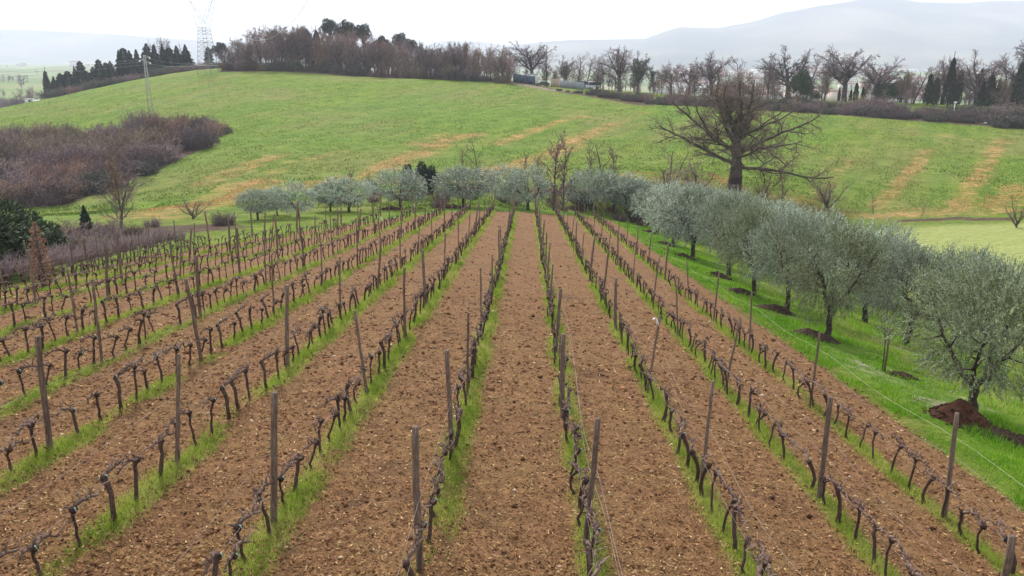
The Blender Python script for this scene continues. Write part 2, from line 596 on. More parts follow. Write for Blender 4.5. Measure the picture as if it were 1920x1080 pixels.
M['cypress'] = tint_mat('cypress', [(0.0, (0.016, 0.022, 0.014)), (0.6, (0.042, 0.050, 0.030)), (1.0, (0.085, 0.088, 0.055))], 0.8, 0.2)
M['evergreen'] = tint_mat('evergreen', [(0.0, (0.020, 0.038, 0.018)), (0.6, (0.050, 0.085, 0.034)), (1.0, (0.11, 0.15, 0.06))], 0.75, 0.25)
M['ivy'] = tint_mat('ivy', [(0.0, (0.04, 0.06, 0.03)), (1.0, (0.13, 0.16, 0.08))], 0.75, 0.25)
M['vine_wood'] = tint_mat('vine_wood', [(0.0, (0.020, 0.013, 0.010)), (0.5, (0.080, 0.050, 0.039)), (1.0, (0.200, 0.138, 0.112))], 0.95, 0.1, 0, 26, 1.1)
M['cane'] = tint_mat('cane', [(0.0, (0.17, 0.12, 0.125)), (1.0, (0.38, 0.30, 0.30))], 0.9, 0.1)
M['wire'] = plain_mat('wire', (0.33, 0.25, 0.235), (0.20, 0.15, 0.14), 5, 0.6, 0.3)
M['cord'] = plain_mat('cord', (0.50, 0.45, 0.36), (0.38, 0.33, 0.26), 5, 0.7, 0.3)
M['tie'] = plain_mat('tie', (0.24, 0.38, 0.33), (0.16, 0.29, 0.25), 20, 0.6, 0.3)
M['tape'] = plain_mat('tape', (0.82, 0.80, 0.78), (0.7, 0.62, 0.60), 9, 0.6, 0.3)
M['red_tape'] = plain_mat('red_tape', (0.75, 0.28, 0.25), (0.6, 0.2, 0.2), 9, 0.6, 0.3)
m, nt, b = new_mat('post_wood', 0.9, 0.15)
g = N(nt, 'ShaderNodeTexCoord')
oi = N(nt, 'ShaderNodeObjectInfo')
n1 = noise(nt, g.outputs['Object'], 7, 5, 0.7, (6, 6, 0.7))
c = ramp(nt, n1, [(0.32, (0.040, 0.027, 0.020)), (0.5, (0.165, 0.115, 0.086)), (0.68, (0.350, 0.265, 0.205))])
c = mixc(nt, 0.30, c, ramp(nt, oi.outputs['Random'], [(0.0, (0.075, 0.050, 0.038)), (1.0, (0.25, 0.19, 0.14))]))
nt.links.new(c, b.inputs['Base Color'])
bump(nt, b, n1, 0.9, 0.05)
M['post'] = m
M['steel'] = plain_mat('steel', (0.24, 0.25, 0.27), (0.18, 0.19, 0.21), 0.6, 0.6, 0.4)
M['steel_dull'] = plain_mat('steel_dull', (0.40, 0.42, 0.38), (0.30, 0.32, 0.29), 0.6, 0.6, 0.4)
M['insul'] = plain_mat('insul', (0.85, 0.86, 0.88), (0.75, 0.76, 0.78), 3, 0.3, 0.5)
M['white'] = plain_mat('white', (0.78, 0.78, 0.77), (0.62, 0.62, 0.60), 1.2, 0.7, 0.3)
M['wallw'] = plain_mat('wallw', (0.72, 0.66, 0.60), (0.60, 0.54, 0.48), 0.2, 0.9, 0.1)
M['wallp'] = plain_mat('wallp', (0.66, 0.48, 0.40), (0.55, 0.40, 0.33), 0.2, 0.9, 0.1)
M['roof'] = plain_mat('roof', (0.36, 0.18, 0.12), (0.26, 0.13, 0.09), 0.6, 0.9, 0.1)
M['roofg'] = plain_mat('roofg', (0.60, 0.60, 0.60), (0.5, 0.5, 0.5), 0.3, 0.8, 0.2)
M['glass'] = plain_mat('glass', (0.05, 0.06, 0.07), (0.03, 0.04, 0.05), 1, 0.15, 0.5)
M['blue_panel'] = plain_mat('blue_panel', (0.075, 0.105, 0.155), (0.05, 0.07, 0.11), 1.5, 0.6, 0.3)
M['grey_panel'] = plain_mat('grey_panel', (0.30, 0.33, 0.33), (0.22, 0.245, 0.25), 1.5, 0.6, 0.3)
M['gate'] = plain_mat('gate', (0.42, 0.32, 0.24), (0.34, 0.26, 0.19), 3, 0.8, 0.2)
M['black_paint'] = plain_mat('black_paint', (0.03, 0.032, 0.036), (0.02, 0.02, 0.022), 2, 0.3, 0.5)
M['blue_paint'] = plain_mat('blue_paint', (0.16, 0.26, 0.45), (0.12, 0.2, 0.36), 2, 0.5, 0.4)
M['rubber'] = plain_mat('rubber', (0.03, 0.03, 0.03), (0.02, 0.02, 0.02), 3, 0.9, 0.2)
M['stone'] = plain_mat('stone', (0.36, 0.33, 0.28), (0.25, 0.22, 0.19), 6, 0.9, 0.2)

# ground sheet material: bare ground and grass types follow the land (attributes), not the light
m, nt, b = new_mat('ground', 0.95, 0.08)
g = N(nt, 'ShaderNodeNewGeometry'); P_ = g.outputs['Position']


def attr(n):
    return N(nt, 'ShaderNodeAttribute', attribute_name=n).outputs['Fac']


n_big = noise(nt, P_, 0.030, 4, 0.6)
n_mid = noise(nt, P_, 0.30, 5, 0.7, (1, 1, 0.3))
n_fin = noise(nt, P_, 1.5, 5, 0.8)
mpr = nt.nodes.new('ShaderNodeMapping'); mpr.vector_type = 'TEXTURE'
mpr.inputs['Rotation'].default_value = (0, 0, R_(62)); mpr.inputs['Scale'].default_value = (14, 1.0, 1)
nt.links.new(P_, mpr.inputs['Vector'])
n_line = noise(nt, mpr.outputs['Vector'], 0.55, 4, 0.6)
n_x = noise(nt, mpr.outputs['Vector'], 0.09, 4, 0.65)
mixn = math_(nt, 'ADD', math_(nt, 'ADD', math_(nt, 'MULTIPLY', n_mid, 0.34), math_(nt, 'MULTIPLY', n_fin, 0.46)), math_(nt, 'MULTIPLY', n_line, 0.20))
hillc = ramp(nt, mixn, [(0.34, (0.034, 0.060, 0.007)), (0.46, (0.102, 0.175, 0.014)), (0.56, (0.180, 0.245, 0.028)), (0.70, (0.340, 0.290, 0.090))])
hillc = mixc(nt, ramp(nt, n_big, [(0.42, (0, 0, 0)), (0.62, (0.70,) * 3)]), hillc, ramp(nt, mixn, [(0.36, (0.105, 0.115, 0.028)), (0.64, (0.300, 0.270, 0.095))]))
hillc = mixc(nt, ramp(nt, n_x, [(0.46, (0, 0, 0)), (0.62, (0.65,) * 3)]), hillc, ramp(nt, mixn, [(0.36, (0.060, 0.125, 0.012)), (0.64, (0.160, 0.275, 0.036))]))
dryc = ramp(nt, math_(nt, 'ADD', math_(nt, 'MULTIPLY', n_mid, 0.4), math_(nt, 'MULTIPLY', n_fin, 0.6)), [(0.36, (0.16, 0.100, 0.032)), (0.5, (0.39, 0.210, 0.080)), (0.66, (0.57, 0.35, 0.16))])
dm = math_(nt, 'ADD', attr('dry'), math_(nt, 'MULTIPLY', math_(nt, 'SUBTRACT', math_(nt, 'ADD', math_(nt, 'MULTIPLY', n_mid, 0.5), math_(nt, 'MULTIPLY', n_fin, 0.5)), 0.5), 3.6))
dm = math_(nt, 'MULTIPLY', ramp(nt, dm, [(0.34, (0, 0, 0)), (0.98, (1, 1, 1))]), math_(nt, 'MULTIPLY', attr('dry'), 2.0, True))
c = mixc(nt, dm, hillc, dryc)
lushc = ramp(nt, math_(nt, 'ADD', math_(nt, 'MULTIPLY', n_fin, 0.6), math_(nt, 'MULTIPLY', n_mid, 0.4)), [(0.32, (0.045, 0.095, 0.008)), (0.52, (0.105, 0.190, 0.014)), (0.72, (0.23, 0.265, 0.050))])
c = mixc(nt, attr('lush'), c, lushc)
palec = ramp(nt, n_fin, [(0.3, (0.24, 0.29, 0.075)), (0.7, (0.38, 0.40, 0.15))])
c = mixc(nt, attr('pale'), c, palec)
litc = ramp(nt, n_fin, [(0.3, (0.055, 0.034, 0.026)), (0.55, (0.115, 0.072, 0.052)), (0.75, (0.20, 0.125, 0.085))])
lm = math_(nt, 'ADD', attr('litter'), math_(nt, 'MULTIPLY', math_(nt, 'SUBTRACT', n_mid, 0.5), 1.2))
lm = math_(nt, 'MULTIPLY', ramp(nt, lm, [(0.35, (0, 0, 0)), (0.6, (1, 1, 1))]), math_(nt, 'MULTIPLY', attr('litter'), 3.0, True))
c = mixc(nt, lm, c, litc)
trc = ramp(nt, n_fin, [(0.3, (0.30, 0.25, 0.19)), (0.7, (0.50, 0.45, 0.36))])
trm = math_(nt, 'MULTIPLY', attr('track'), ramp(nt, n_fin, [(0.42, (0.1,) * 3), (0.58, (1, 1, 1))]))
c = mixc(nt, trm, c, trc)
c = mixc(nt, attr('soilmask'), c, (0.16, 0.084, 0.040))
farc = ramp(nt, noise(nt, P_, 0.004, 3, 0.5), [(0.35, (0.13, 0.10, 0.075)), (0.45, (0.10, 0.155, 0.045)), (0.55, (0.16, 0.225, 0.07)), (0.68, (0.24, 0.19, 0.12))])
c = mixc(nt, attr('far'), c, farc)
nt.links.new(c, b.inputs['Base Color'])
bump(nt, b, math_(nt, 'ADD', math_(nt, 'MULTIPLY', n_mid, 0.9), math_(nt, 'MULTIPLY', n_fin, 0.7)), 1.0, 0.9)
M['ground'] = m

# ------------------------------------------------------------------ ground sheet
s_, t_ = st_of(XX, YY)
tm = np.clip(t_, -40, 30)
E_ = row_end(tm)
inv = sstep(np.minimum(np.minimum(E_ + 0.5 - s_, t_ + 25.5), 10.4 - t_), -0.3, 0.8)
Zg = ZZ - 0.22 * sstep(np.minimum(np.minimum(E_ - 0.2 - s_, t_ + 25.0), 9.9 - t_), 0.0, 1.2)


def streak(pts, width):
    """dry strip along photo points laid on the land"""
    Q = [at(*p) for p in pts]
    d = np.full(XX.shape, 1e9)
    for a, b_ in zip(Q[:-1], Q[1:]):
        ax, ay = a.x, a.y; bx, by = b_.x - ax, b_.y - ay
        k = np.clip(((XX - ax) * bx + (YY - ay) * by) / (bx * bx + by * by + 1e-9), 0, 1)
        d = np.minimum(d, np.hypot(XX - ax - k * bx, YY - ay - k * by))
    return 1 - sstep(d, width * 0.15, width)


dry = np.zeros(XX.shape)
for pts, wd, am in [([(720, 318), (780, 290), (835, 260), (890, 252)], 5, 1.0), ([(560, 350), (660, 330), (740, 305)], 5, .9),
                    ([(770, 272), (830, 250)], 3.5, .8), ([(935, 270), (1000, 245), (1050, 228), (1100, 218)], 3.5, .9),
                    ([(1020, 295), (1090, 258), (1145, 235)], 5, 1.0), ([(900, 330), (1000, 300)], 5, 1.0), ([(1130, 240), (1215, 212)], 3, .6),
                    ([(270, 405), (400, 380), (470, 345)], 8, 1.0), ([(380, 345), (470, 310), (520, 292)], 5, .8), ([(450, 350), (560, 300)], 3, .6), ([(580, 300), (640, 285)], 3.5, .7),
                    ([(1640, 390), (1690, 340), (1725, 300), (1740, 280)], 2.6, .95), ([(1790, 395), (1830, 340), (1860, 290), (1880, 262)], 3.0, 1.0), ([(1590, 300), (1560, 345), (1520, 390)], 2.5, .7),
                    ([(1860, 395), (1920, 350)], 5, .9), ([(1600, 405), (1760, 400), (1900, 395)], 4, .9), ([(1450, 370), (1540, 395)], 6, .8), ([(1180, 330), (1300, 345)], 6, .8),
                    ([(560, 355), (700, 340), (900, 345)], 5, .9), ([(1700, 250), (1830, 262), (1920, 270)], 4, .5), ([(650, 215), (690, 210)], 5, .5), ([(160, 255), (190, 242)], 4, .9), ([(1380, 355), (1340, 330)], 4, .9)]:
    dry = np.maximum(dry, 0.66 * am * streak(pts, wd * 1.05))
litter = np.zeros(XX.shape)
for pts, wd, am in [([(430, 131), (560, 131), (700, 143), (830, 148), (930, 152), (1000, 162), (1100, 178), (1210, 196)], 5, .9),
                    ([(1210, 190), (1350, 199), (1500, 208), (1700, 222), (1920, 238), (2200, 262)], 6, .9),
                    ([(480, 390), (600, 378), (700, 364), (850, 358), (1000, 356), (1200, 358), (1340, 366)], 5, .55),
                    ([(0, 430), (130, 436), (260, 434), (400, 425)], 6, .7), ([(1690, 414), (1800, 410), (1900, 411)], 1.5, 1.0)]:
    litter = np.maximum(litter, am * streak(pts, wd))
HOL = [(-160, 262), (0, 258), (120, 262), (230, 245), (330, 236), (400, 238), (424, 246), (345, 296), (250, 338), (120, 384), (0, 390), (-160, 395)]


def in_poly(x, y, poly):
    ins = np.zeros(np.shape(x), bool)
    for (x0, y0), (x1, y1) in zip(poly, poly[1:] + poly[:1]):
        c_ = ((y0 > y) != (y1 > y)) & (x < (x1 - x0) * (y - y0) / (y1 - y0 + 1e-12) + x0)
        ins ^= c_
    return ins


HOLW = [(lambda p: (p.x, p.y))(at(*p)) for p in HOL]
litter = np.maximum(litter, 1.0 * in_poly(XX, YY, HOLW))
rr = np.hypot(XX, YY)
wood = sstep(YY, 262, 272) * (1 - sstep(YY, 340, 380)) * sstep(XX, -100, -90) * (1 - sstep(XX, 0, 12))
litter = np.maximum(litter, wood)
lush = sstep(np.minimum(t_ - 10.0, 24 - t_), -0.2, 0.8) * (1 - sstep(s_, 95, 106)) * sstep(s_, -30, -28) * (1 - 0.55 * sstep(t_, 14, 17))
lush = np.maximum(lush, sstep(s_ - E_, -0.5, 0.5) * (1 - sstep(s_ - E_, 6, 9)) * sstep(t_, -19, -15) * (1 - sstep(t_, 12, 13)))
pale = sstep(t_, 27, 34) * (1 - sstep(YY, 92, 95)) * sstep(YY, 30, 45)
track = np.maximum(streak([(1490, 598), (1560, 640), (1640, 690), (1720, 730), (1800, 790)], 0.0 + 0.5), streak([(1560, 590), (1660, 640), (1760, 700), (1880, 770)], 0.6))
track = np.maximum(track, streak([(985, 160), (1030, 168), (1050, 170)], 3.0))
far = sstep(rr, 330, 420)
keep = slice(None)
nx, ny = len(GX), len(GY)
V = np.stack([XX.ravel(), YY.ravel(), Zg.ravel()], 1)
i = (np.arange(ny - 1)[:, None] * nx + np.arange(nx - 1)[None, :]).ravel()
F = np.stack([i, i + 1, i + nx + 1, i + nx], 1)
ground = obj('ground', mesh_np('ground', V, F, True, {'dry': dry.ravel(), 'litter': litter.ravel(), 'lush': lush.ravel(), 'pale': pale.ravel(),
             'track': track.ravel(), 'soilmask': inv.ravel(), 'far': far.ravel()}), M['ground'])
tag(ground, 'rolling green hillside, valley and plain around the vineyard', None, None, 'structure')

# ------------------------------------------------------------------ vineyard soil (worked earth)
def soil_h(s, t):
    x = np.asarray(t, float); y = np.asarray(s, float)
    ph = (x / RS - RC)
    rowd = np.abs(ph - np.round(ph)) * RS
    h = 0.05 * np.exp(-(rowd / 0.32) ** 2) - 0.02
    h = h + 0.07 * (fbm(x * 0.9, y * 0.9, 21, 3) - 0.5)
    f1 = fbm(x * 4.5, y * 4.5, 31, 3, 2.3, 0.6)
    h = h + 0.10 * (f1 - 0.5) + 0.05 * np.abs(vnoise(x * 9, y * 9, 41) - 0.5)
    return h


def soil_z(s, t):
    return vine_z(s, t) + soil_h(s, t) + 0.03


soil_root = None
bands = [(5.5, 16.4, 0.062, -13.0, 10.6, 0.068), (16.3, 32.2, 0.11, -22.5, 10.6, 0.09), (32, 97, 0.36, -26, 10.6, 0.20)]
gs = Geo()
for (s0, s1, ds, t0, t1, dt) in bands:
    ss = np.arange(s0, s1, ds); tt = np.arange(t0, t1, dt)
    T2, S2 = np.meshgrid(tt, ss)
    edge = np.minimum(row_end(T2) + 0.6 - S2, 10.45 - T2)
    Z2 = soil_z(S2, T2) - 0.30 * (1 - sstep(edge, -0.1, 0.5))
    X2, Y2 = xy_of(S2, T2)
    n1, n2 = len(ss), len(tt)
    i = (np.arange(n1 - 1)[:, None] * n2 + np.arange(n2 - 1)[None, :])
    e = edge[:-1, :-1]
    i = i[e > -0.6]
    gs.add(np.stack([X2.ravel(), Y2.ravel(), Z2.ravel()], 1), np.stack([i, i + 1, i + n2 + 1, i + n2], 1))
def weed(s, t):
    ph = t / RS - RC
    n = np.round(ph)
    tt = t - 0.10 - (n + RC) * RS
    dens = fbm(s * 0.55 + n * 7, t * 1.2, 61, 3)
    return sstep(dens, 0.28, 0.52) * (1 - sstep(np.abs(tt), 0.08, 0.32)) * (n >= -10) * (n <= 3)


_sv = np.concatenate(gs.V); _s, _t = st_of(_sv[:, 0], _sv[:, 1])
gs.A = [weed(_s, _t)]
soil = obj('vineyard_soil', gs.mesh('vineyard_soil', True), M['soil'])
tag(soil, 'brown worked earth between the vine rows', None, None, 'structure')


def sample_s(n, lo, hi, pw):
    u = rng.uniform(0, 1, n)
    a = 1 - pw
    return (lo ** a + u * (hi ** a - lo ** a)) ** (1 / a)


# clods: jittered octahedra
oct_v = np.array([[1, 0, 0], [-1, 0, 0], [0, 1, 0], [0, -1, 0], [0, 0, 1], [0, 0, -1]], float)
oct_f = np.array([[0, 2, 4], [2, 1, 4], [1, 3, 4], [3, 0, 4], [2, 0, 5], [1, 2, 5], [3, 1, 5], [0, 3, 5]])
nc = 56000
cs_ = sample_s(nc, 6.5, 84, 1.75)
half = cs_ * 0.72 + 1.0
ct_ = rng.uniform(-1, 1, nc) * half + cs_ * 0.02
ok = (ct_ > -24) & (ct_ < 10.2) & (cs_ < row_end(ct_))
cs_, ct_ = cs_[ok], ct_[ok]
nc = len(cs_)
cx, cy = xy_of(cs_, ct_)
r = np.clip(rng.lognormal(-3.95, 0.45, nc), 0.009, 0.075) * np.clip(cs_ / 14, 0.85, 1.8)
cz = soil_z(cs_, ct_) + r * 0.15
A_ = oct_v[None] * rng.uniform(0.55, 1.25, (nc, 6, 1)) + rng.normal(0, 0.18, (nc, 6, 3))
ang = rng.uniform(0, 6.28, nc); ca, sa = np.cos(ang)[:, None], np.sin(ang)[:, None]
A_ = np.stack([A_[:, :, 0] * ca - A_[:, :, 1] * sa, A_[:, :, 0] * sa + A_[:, :, 1] * ca, A_[:, :, 2] * 0.75], 2)
V = A_ * r[:, None, None] + np.stack([cx, cy, cz], 1)[:, None, :]
F = (np.arange(nc)[:, None, None] * 6 + oct_f[None]).reshape(-1, 3)
tn = np.clip(rng.beta(1.7, 1.8, nc) + .35 * (fbm(ct_ * 1.1, cs_ * 1.1, 207, 3) - .5), 0, 0.97)
tn[rng.uniform(0, 1, nc) < 0.010] = 1.0
clods = obj('soil_clods', mesh_np('soil_clods', V.reshape(-1, 3), F, False, {'tint': np.repeat(tn, 6)}), M['clod'])
tag(clods, 'brown clods and pebbles strewn over the worked vineyard earth', 'soil', None, 'stuff')
# straw and dead leaf bits
nb = 60000
bs_ = sample_s(nb, 6.5, 34, 2.0)
bt_ = rng.uniform(-1, 1, nb) * (bs_ * 0.72 + 1)
ok = (bt_ > -22) & (bt_ < 10.2); bs_, bt_ = bs_[ok], bt_[ok]; nb = len(bs_)
bx, by = xy_of(bs_, bt_)
D = rng.normal(size=(nb, 3)); D[:, 2] *= 0.25
V, F = leaves(np.stack([bx, by, soil_z(bs_, bt_) + 0.02], 1), D, rng.uniform(0.04, 0.13, nb) * np.clip(bs_ / 14, 0.8, 1.5), rng.uniform(0.012, 0.035, nb) * np.clip(bs_ / 14, 0.8, 1.6), rng)
straw = obj('straw_litter', mesh_np('straw_litter', V, F, False, {'tint': np.repeat(np.clip(rng.beta(1.7, 1.7, nb) + .3 * (fbm(bt_ * .8, bs_ * .8, 411, 3) - .5), 0, 1), 4)}), M['leaf_litter'])
tag(straw, 'dry leaf and straw bits lying on the vineyard earth', 'litter', None, 'stuff')

# ------------------------------------------------------------------ vine rows
ORD = ['first', 'second', 'third', 'fourth', 'fifth', 'sixth', 'seventh', 'eighth', 'ninth', 'tenth', 'eleventh', 'twelfth', 'thirteenth',
       'fourteenth', 'fifteenth', 'sixteenth', 'seventeenth', 'eighteenth', 'nineteenth', 'twentieth']


def ordn(i):
    if i < 20: return ORD[i]
    tens = {2: 'twenty', 3: 'thirty', 4: 'forty', 5: 'fifty', 6: 'sixty', 7: 'seventy', 8: 'eighty', 9: 'ninety'}
    n = i + 1
    if n % 10 == 0: return tens[n // 10][:-1] + 'ieth'
    return tens[n // 10] + '-' + ORD[n % 10 - 1]


def row_name(n):
    return '%s row %s of the centre aisle' % (ordn(n if n >= 0 else -n - 1), 'right' if n >= 0 else 'left')


def row_t(n):
    return RS * (n + RC)


def base_z(s, t):
    return float(vine_z(s, t)) + 0.03


# --- vine variants (local Y runs along the row, away from the camera)
def make_vine(k, lo=False):
    sd = (lambda n: 4 if n > 5 else 3) if lo else (lambda n: n)
    rg = np.random.default_rng(100 + k)
    h = rg.uniform(0.52, 0.72)
    lx, ly = rg.normal(0, 0.05), rg.normal(-0.02, 0.07)
    zz = np.array([-0.06, 0.0, 0.08, 0.2, 0.34, 0.48, 0.6, 0.7]) / 0.7 * h
    f_ = np.clip(zz / h, 0, 1)
    b1, b2 = rg.normal(0, 0.045, 2)
    px = lx * f_ + b1 * np.sin(f_ * 3.1) + rg.normal(0, 0.008, 8)
    py = ly * f_ + b2 * np.sin(f_ * 4.0) + rg.normal(0, 0.008, 8)
    rad = np.array([.050, .047, .038, .032, .030, .029, .033, .042]) * rg.uniform(0.65, 1.2)
    tr = Geo(); tr.add(*path_tube(np.stack([px, py, zz], 1), rad, sd(7), 0.16, rg), a=0.4)
    top = np.array([px[-1], py[-1], zz[-1]])
    # knobbly head
    tr.add(*path_tube([top - [0, 0, .03], top + [.01, 0, .015], top + [.0, .02, .05]], [.042, .055, .02], sd(7), 0.25, rg), a=0.3)
    arm = Geo()
    tie_at = None
    dirs = [-1] if rg.uniform() < 0.35 else ([1] if rg.uniform() < 0.2 else [-1, 1])
    for sg in dirs:
        L = rg.uniform(0.28, 0.55)
        m = 7
        q = np.linspace(0, 1, m)
        droop = rg.uniform(-0.02, 0.12)
        ay = top[1] + sg * L * q
        az = top[2] + 0.09 * np.sin(q * 2.6) * rg.uniform(0.4, 1.3) - SLOPE * sg * L * q - droop * q * q + rg.normal(0, 0.012, m) * (q > 0)
        ax = top[0] * (1 - q) + rg.normal(0, 0.018, m) * (q > 0)
        ar = np.linspace(0.030, 0.014, m) * rg.uniform(0.85, 1.15)
        Pa = np.stack([ax, ay, az], 1)
        arm.add(*path_tube(Pa, ar, sd(6), 0.22, rg), a=0.72)
        tie_at = Pa[m // 2]
        for j in range(1, m):
            if rg.uniform() < 0.85:
                d = np.array([rg.normal(0, 0.5), rg.normal(0, 0.5) + sg * .3, rg.uniform(0.5, 1.1)])
                d = d / np.linalg.norm(d) * rg.uniform(0.05, 0.15)
                arm.add(*path_tube([Pa[j], Pa[j] + d * .6 + rg.normal(0, .01, 3), Pa[j] + d], [.017, .013, .009], sd(5), 0.2, rg), a=0.9)
        if rg.uniform() < 0.4:      # a pruned cane left hooked over the wire
            d = sg
            c_ = [Pa[-1], Pa[-1] + [rg.normal(0, .04), d * .12, .07], Pa[-1] + [rg.normal(0, .06), d * .26, .05], Pa[-1] + [rg.normal(0, .08), d * .38, -.05]]
            arm.add(*path_tube(c_, [.012, .010, .008, .006], sd(5)), a=0.95)
    for j in range(rg.integers(1, 4)):
        d = np.array([rg.normal(0, 0.6), rg.normal(0, 0.8), rg.uniform(0.1, 1.0)]); d = d / np.linalg.norm(d) * rg.uniform(0.06, 0.16)
        arm.add(*path_tube([top, top + d * .55 + [0, 0, .015], top + d], [.022, .017, .011], sd(5), 0.2, rg), a=0.6)
    ti = Geo()
    th = np.linspace(0, 2 * math.pi, 7)
    for c_ in (top + [0, 0, -0.02],):
        rr_ = 0.045
        ti.add(*path_tube(np.stack([c_[0] + rr_ * np.cos(th), c_[1] + 0.015 * np.sin(th * 2), c_[2] + rr_ * np.sin(th)], 1), 0.009, 4, cap=False))
    ti.add(*path_tube([top + [.02, 0, .02], top + [.05, -.03, .06], top + [.09, -.05, .02]], [.010, .009, .006], 4))
    return tr, arm, ti


NV = 14
vine_src = [make_vine(k) for k in range(NV)]
vine_mesh = [(a.mesh('vine_trunk', True), b_.mesh('vine_cordon', True), c_.mesh('vine_tie')) for a, b_, c_ in vine_src]
for a, b_, c_ in vine_mesh:
    a.materials.append(M['vine_wood']); b_.materials.append(M['vine_wood']); c_.materials.append(M['tie'])

first_posts = {0: [10.5, 16.5, 22.3], -1: [9.4, 13.6, 17.5, 23.5], -2: [10.4, 17.0, 22.6], -3: [12.2, 18.8], -4: [12.5, 19.0], -5: [18.5], -6: [15.2, 21.5],
               1: [13.4, 19.6, 27.0], 2: [8.0, 13.5, 20.6, 27.4], 3: [13.4, 20.3, 26.4]}
rows = list(range(-10, 4))
rgv = np.random.default_rng(55)
vines, posts = [], []


def in_frame(x, y, z, h, mu=30, mv=25):
    u, v, d = project(x, y, z)
    u2, v2, d2 = project(x, y, z + h)
    return d > 3 and -mu < u < 1920 + mu and v2 < 1080 + mv - 10 and v > -50


for n in rows:
    t = row_t(n)
    end = float(row_end(t))
    s = 5.2 + rgv.uniform(0, .6)
    k = 0
    while s < end - 0.6:
        tj = t + rgv.normal(0, 0.035)
        x, y = xy_of(s, tj); z = base_z(s, tj)
        if in_frame(x, y, z, 0.7) and rgv.uniform() > 0.03:
            vines.append([n, s, x, y, z])
        s += rgv.normal(0.72, 0.12)
    ps = list(first_posts.get(n, [12.0 + rgv.uniform(0, 5)]))
    while ps[-1] < end - 8:
        ps.append(ps[-1] + rgv.normal(6.3, 0.45))
    ps = [p for p in ps if p < end - 3] + [end]
    kk = 0
    for s in ps:
        tj = t + rgv.normal(0, 0.03)
        x, y = xy_of(s, tj); z = base_z(s, tj)
        if in_frame(x, y, z, 2.1):
            posts.append([n, s, x, y, z, kk, s == end]); kk += 1

# --- posts
def make_post(k, r, h):
    rg = np.random.default_rng(300 + k)
    q = np.linspace(0, 1, 9)
    P = np.stack([np.cumsum(rg.normal(0, 0.007, 9)), np.cumsum(rg.normal(0, 0.007, 9)), -0.15 + (h + 0.15) * q], 1)
    P[:, :2] -= P[1, :2]
    gg = Geo(); gg.add(*path_tube(P, r * (1.06 - 0.18 * q), 9, 0.07, rg))
    me = gg.mesh('post', True); me.materials.append(M['post'])
    return me


thick = [make_post(k, 0.046 + 0.005 * (k % 3), 2.2) for k in range(5)]
slim = [make_post(10 + k, 0.030 + 0.004 * (k % 3), 2.15) for k in range(5)]
lean_fix = {(0, 0): (0.07, -0.01), (-1, 0): (0.02, 0.0), (-2, 0): (0.085, 0), (-3, 0): (0.13, 0), (-4, 0): (0.05, 0), (2, 0): (0.0, 0), (3, 0): (-0.03, 0), (1, 0): (0.03, 0)}
thick_fix = {(0, 0), (-1, 0), (-2, 0), (2, 0), (2, 1), (3, 0), (0, 1), (-4, 0), (-3, 1), (-1, 1)}
for (n, s, x, y, z, kk, last) in posts:
    tk = (n, kk) in thick_fix or rgv.uniform() < 0.3 or last
    me = (thick if tk else slim)[rgv.integers(0, 5)]
    lx, ly = lean_fix.get((n, kk), (rgv.normal(0.03, 0.045), rgv.normal(0, 0.04)))
    kind = 'stout end post' if last else ('weathered wooden post' if tk else 'slim wooden stake')
    o = obj('vine_post', me, None, None, (x, y, z))
    hs = rgv.uniform(0.9, 1.06) if s > 20 else rgv.uniform(0.96, 1.02)
    o.scale = (1, 1, hs * (1.1 if last else 1))
    if last: o.scale = (1.35, 1.35, 1.1)
    o.rotation_euler = (-ly, lx, rgv.uniform(0, 6.28))
    o.rotation_euler = Euler((ly, lx, 0)).to_matrix().to_euler()
    if last: tag(o, 'stout end post at the far end of the %s' % row_name(n), 'post', 'vineyard posts')
    else: tag(o, '%s, %s from the front in the %s' % (kind, ordn(kk), row_name(n)), 'post', 'vineyard posts')

# --- vines: the 300 that show largest are individuals
vines.sort(key=lambda a: a[1])
near = sorted(vines[:300], key=lambda a: (a[0], a[1]))
cnt = {}
for (n, s, x, y, z) in near:
    i = cnt.get(n, 0); cnt[n] = i + 1
    k = rgv.integers(0, NV)
    o = thing('pruned_vine', 'gnarled pruned vine, %s from the front in the %s' % (ordn(i), row_name(n)), 'vine', (x, y, z),
              (rgv.normal(0, .05), rgv.normal(0.01, .06), -PHI + rgv.normal(0, 0.08)), (rgv.uniform(.9, 1.1), 1, rgv.uniform(.92, 1.1)), 'vines trained along the wires')
    tr, ar, ti = vine_mesh[k]
    obj('trunk', tr, None, o); obj('cordon', ar, None, o)
    if s < 24 and rgv.uniform() < 0.4: obj('tie', ti, None, o)
# the rest of the vines as one mass
raw = []
for tr, ar, ti in [make_vine(k, True) for k in range(NV)]:
    g2 = Geo()
    for gg in (tr, ar):
        off = 0
        V = np.concatenate(gg.V); a = np.concatenate(gg.A)
        g2.add(V, [np.concatenate(f) for f in gg.F.values()], a)
    raw.append((np.concatenate(g2.V), [np.concatenate(f) for f in g2.F.values()], np.concatenate(g2.A)))
gv = Geo()
for (n, s, x, y, z) in vines[300:]:
    V, F, a = raw[rgv.integers(0, NV)]
    th = -PHI + rgv.normal(0, 0.1); cs, sn = math.cos(th), math.sin(th)
    sc_ = rgv.uniform(0.9, 1.1)
    lx, ly = rgv.normal(0, .06, 2)
    W = np.stack([V[:, 0] * cs - V[:, 1] * sn + lx * V[:, 2], V[:, 0] * sn + V[:, 1] * cs + ly * V[:, 2], V[:, 2] * sc_], 1)
    gv.add(W + [x, y, z], F, np.clip(a + rgv.normal(0, .1), 0, 1))
o = obj('distant_vines', gv.mesh('distant_vines', True), M['vine_wood'])
tag(o, 'rows of pruned vines running on to the far end of the vineyard', 'vine', None, 'stuff')

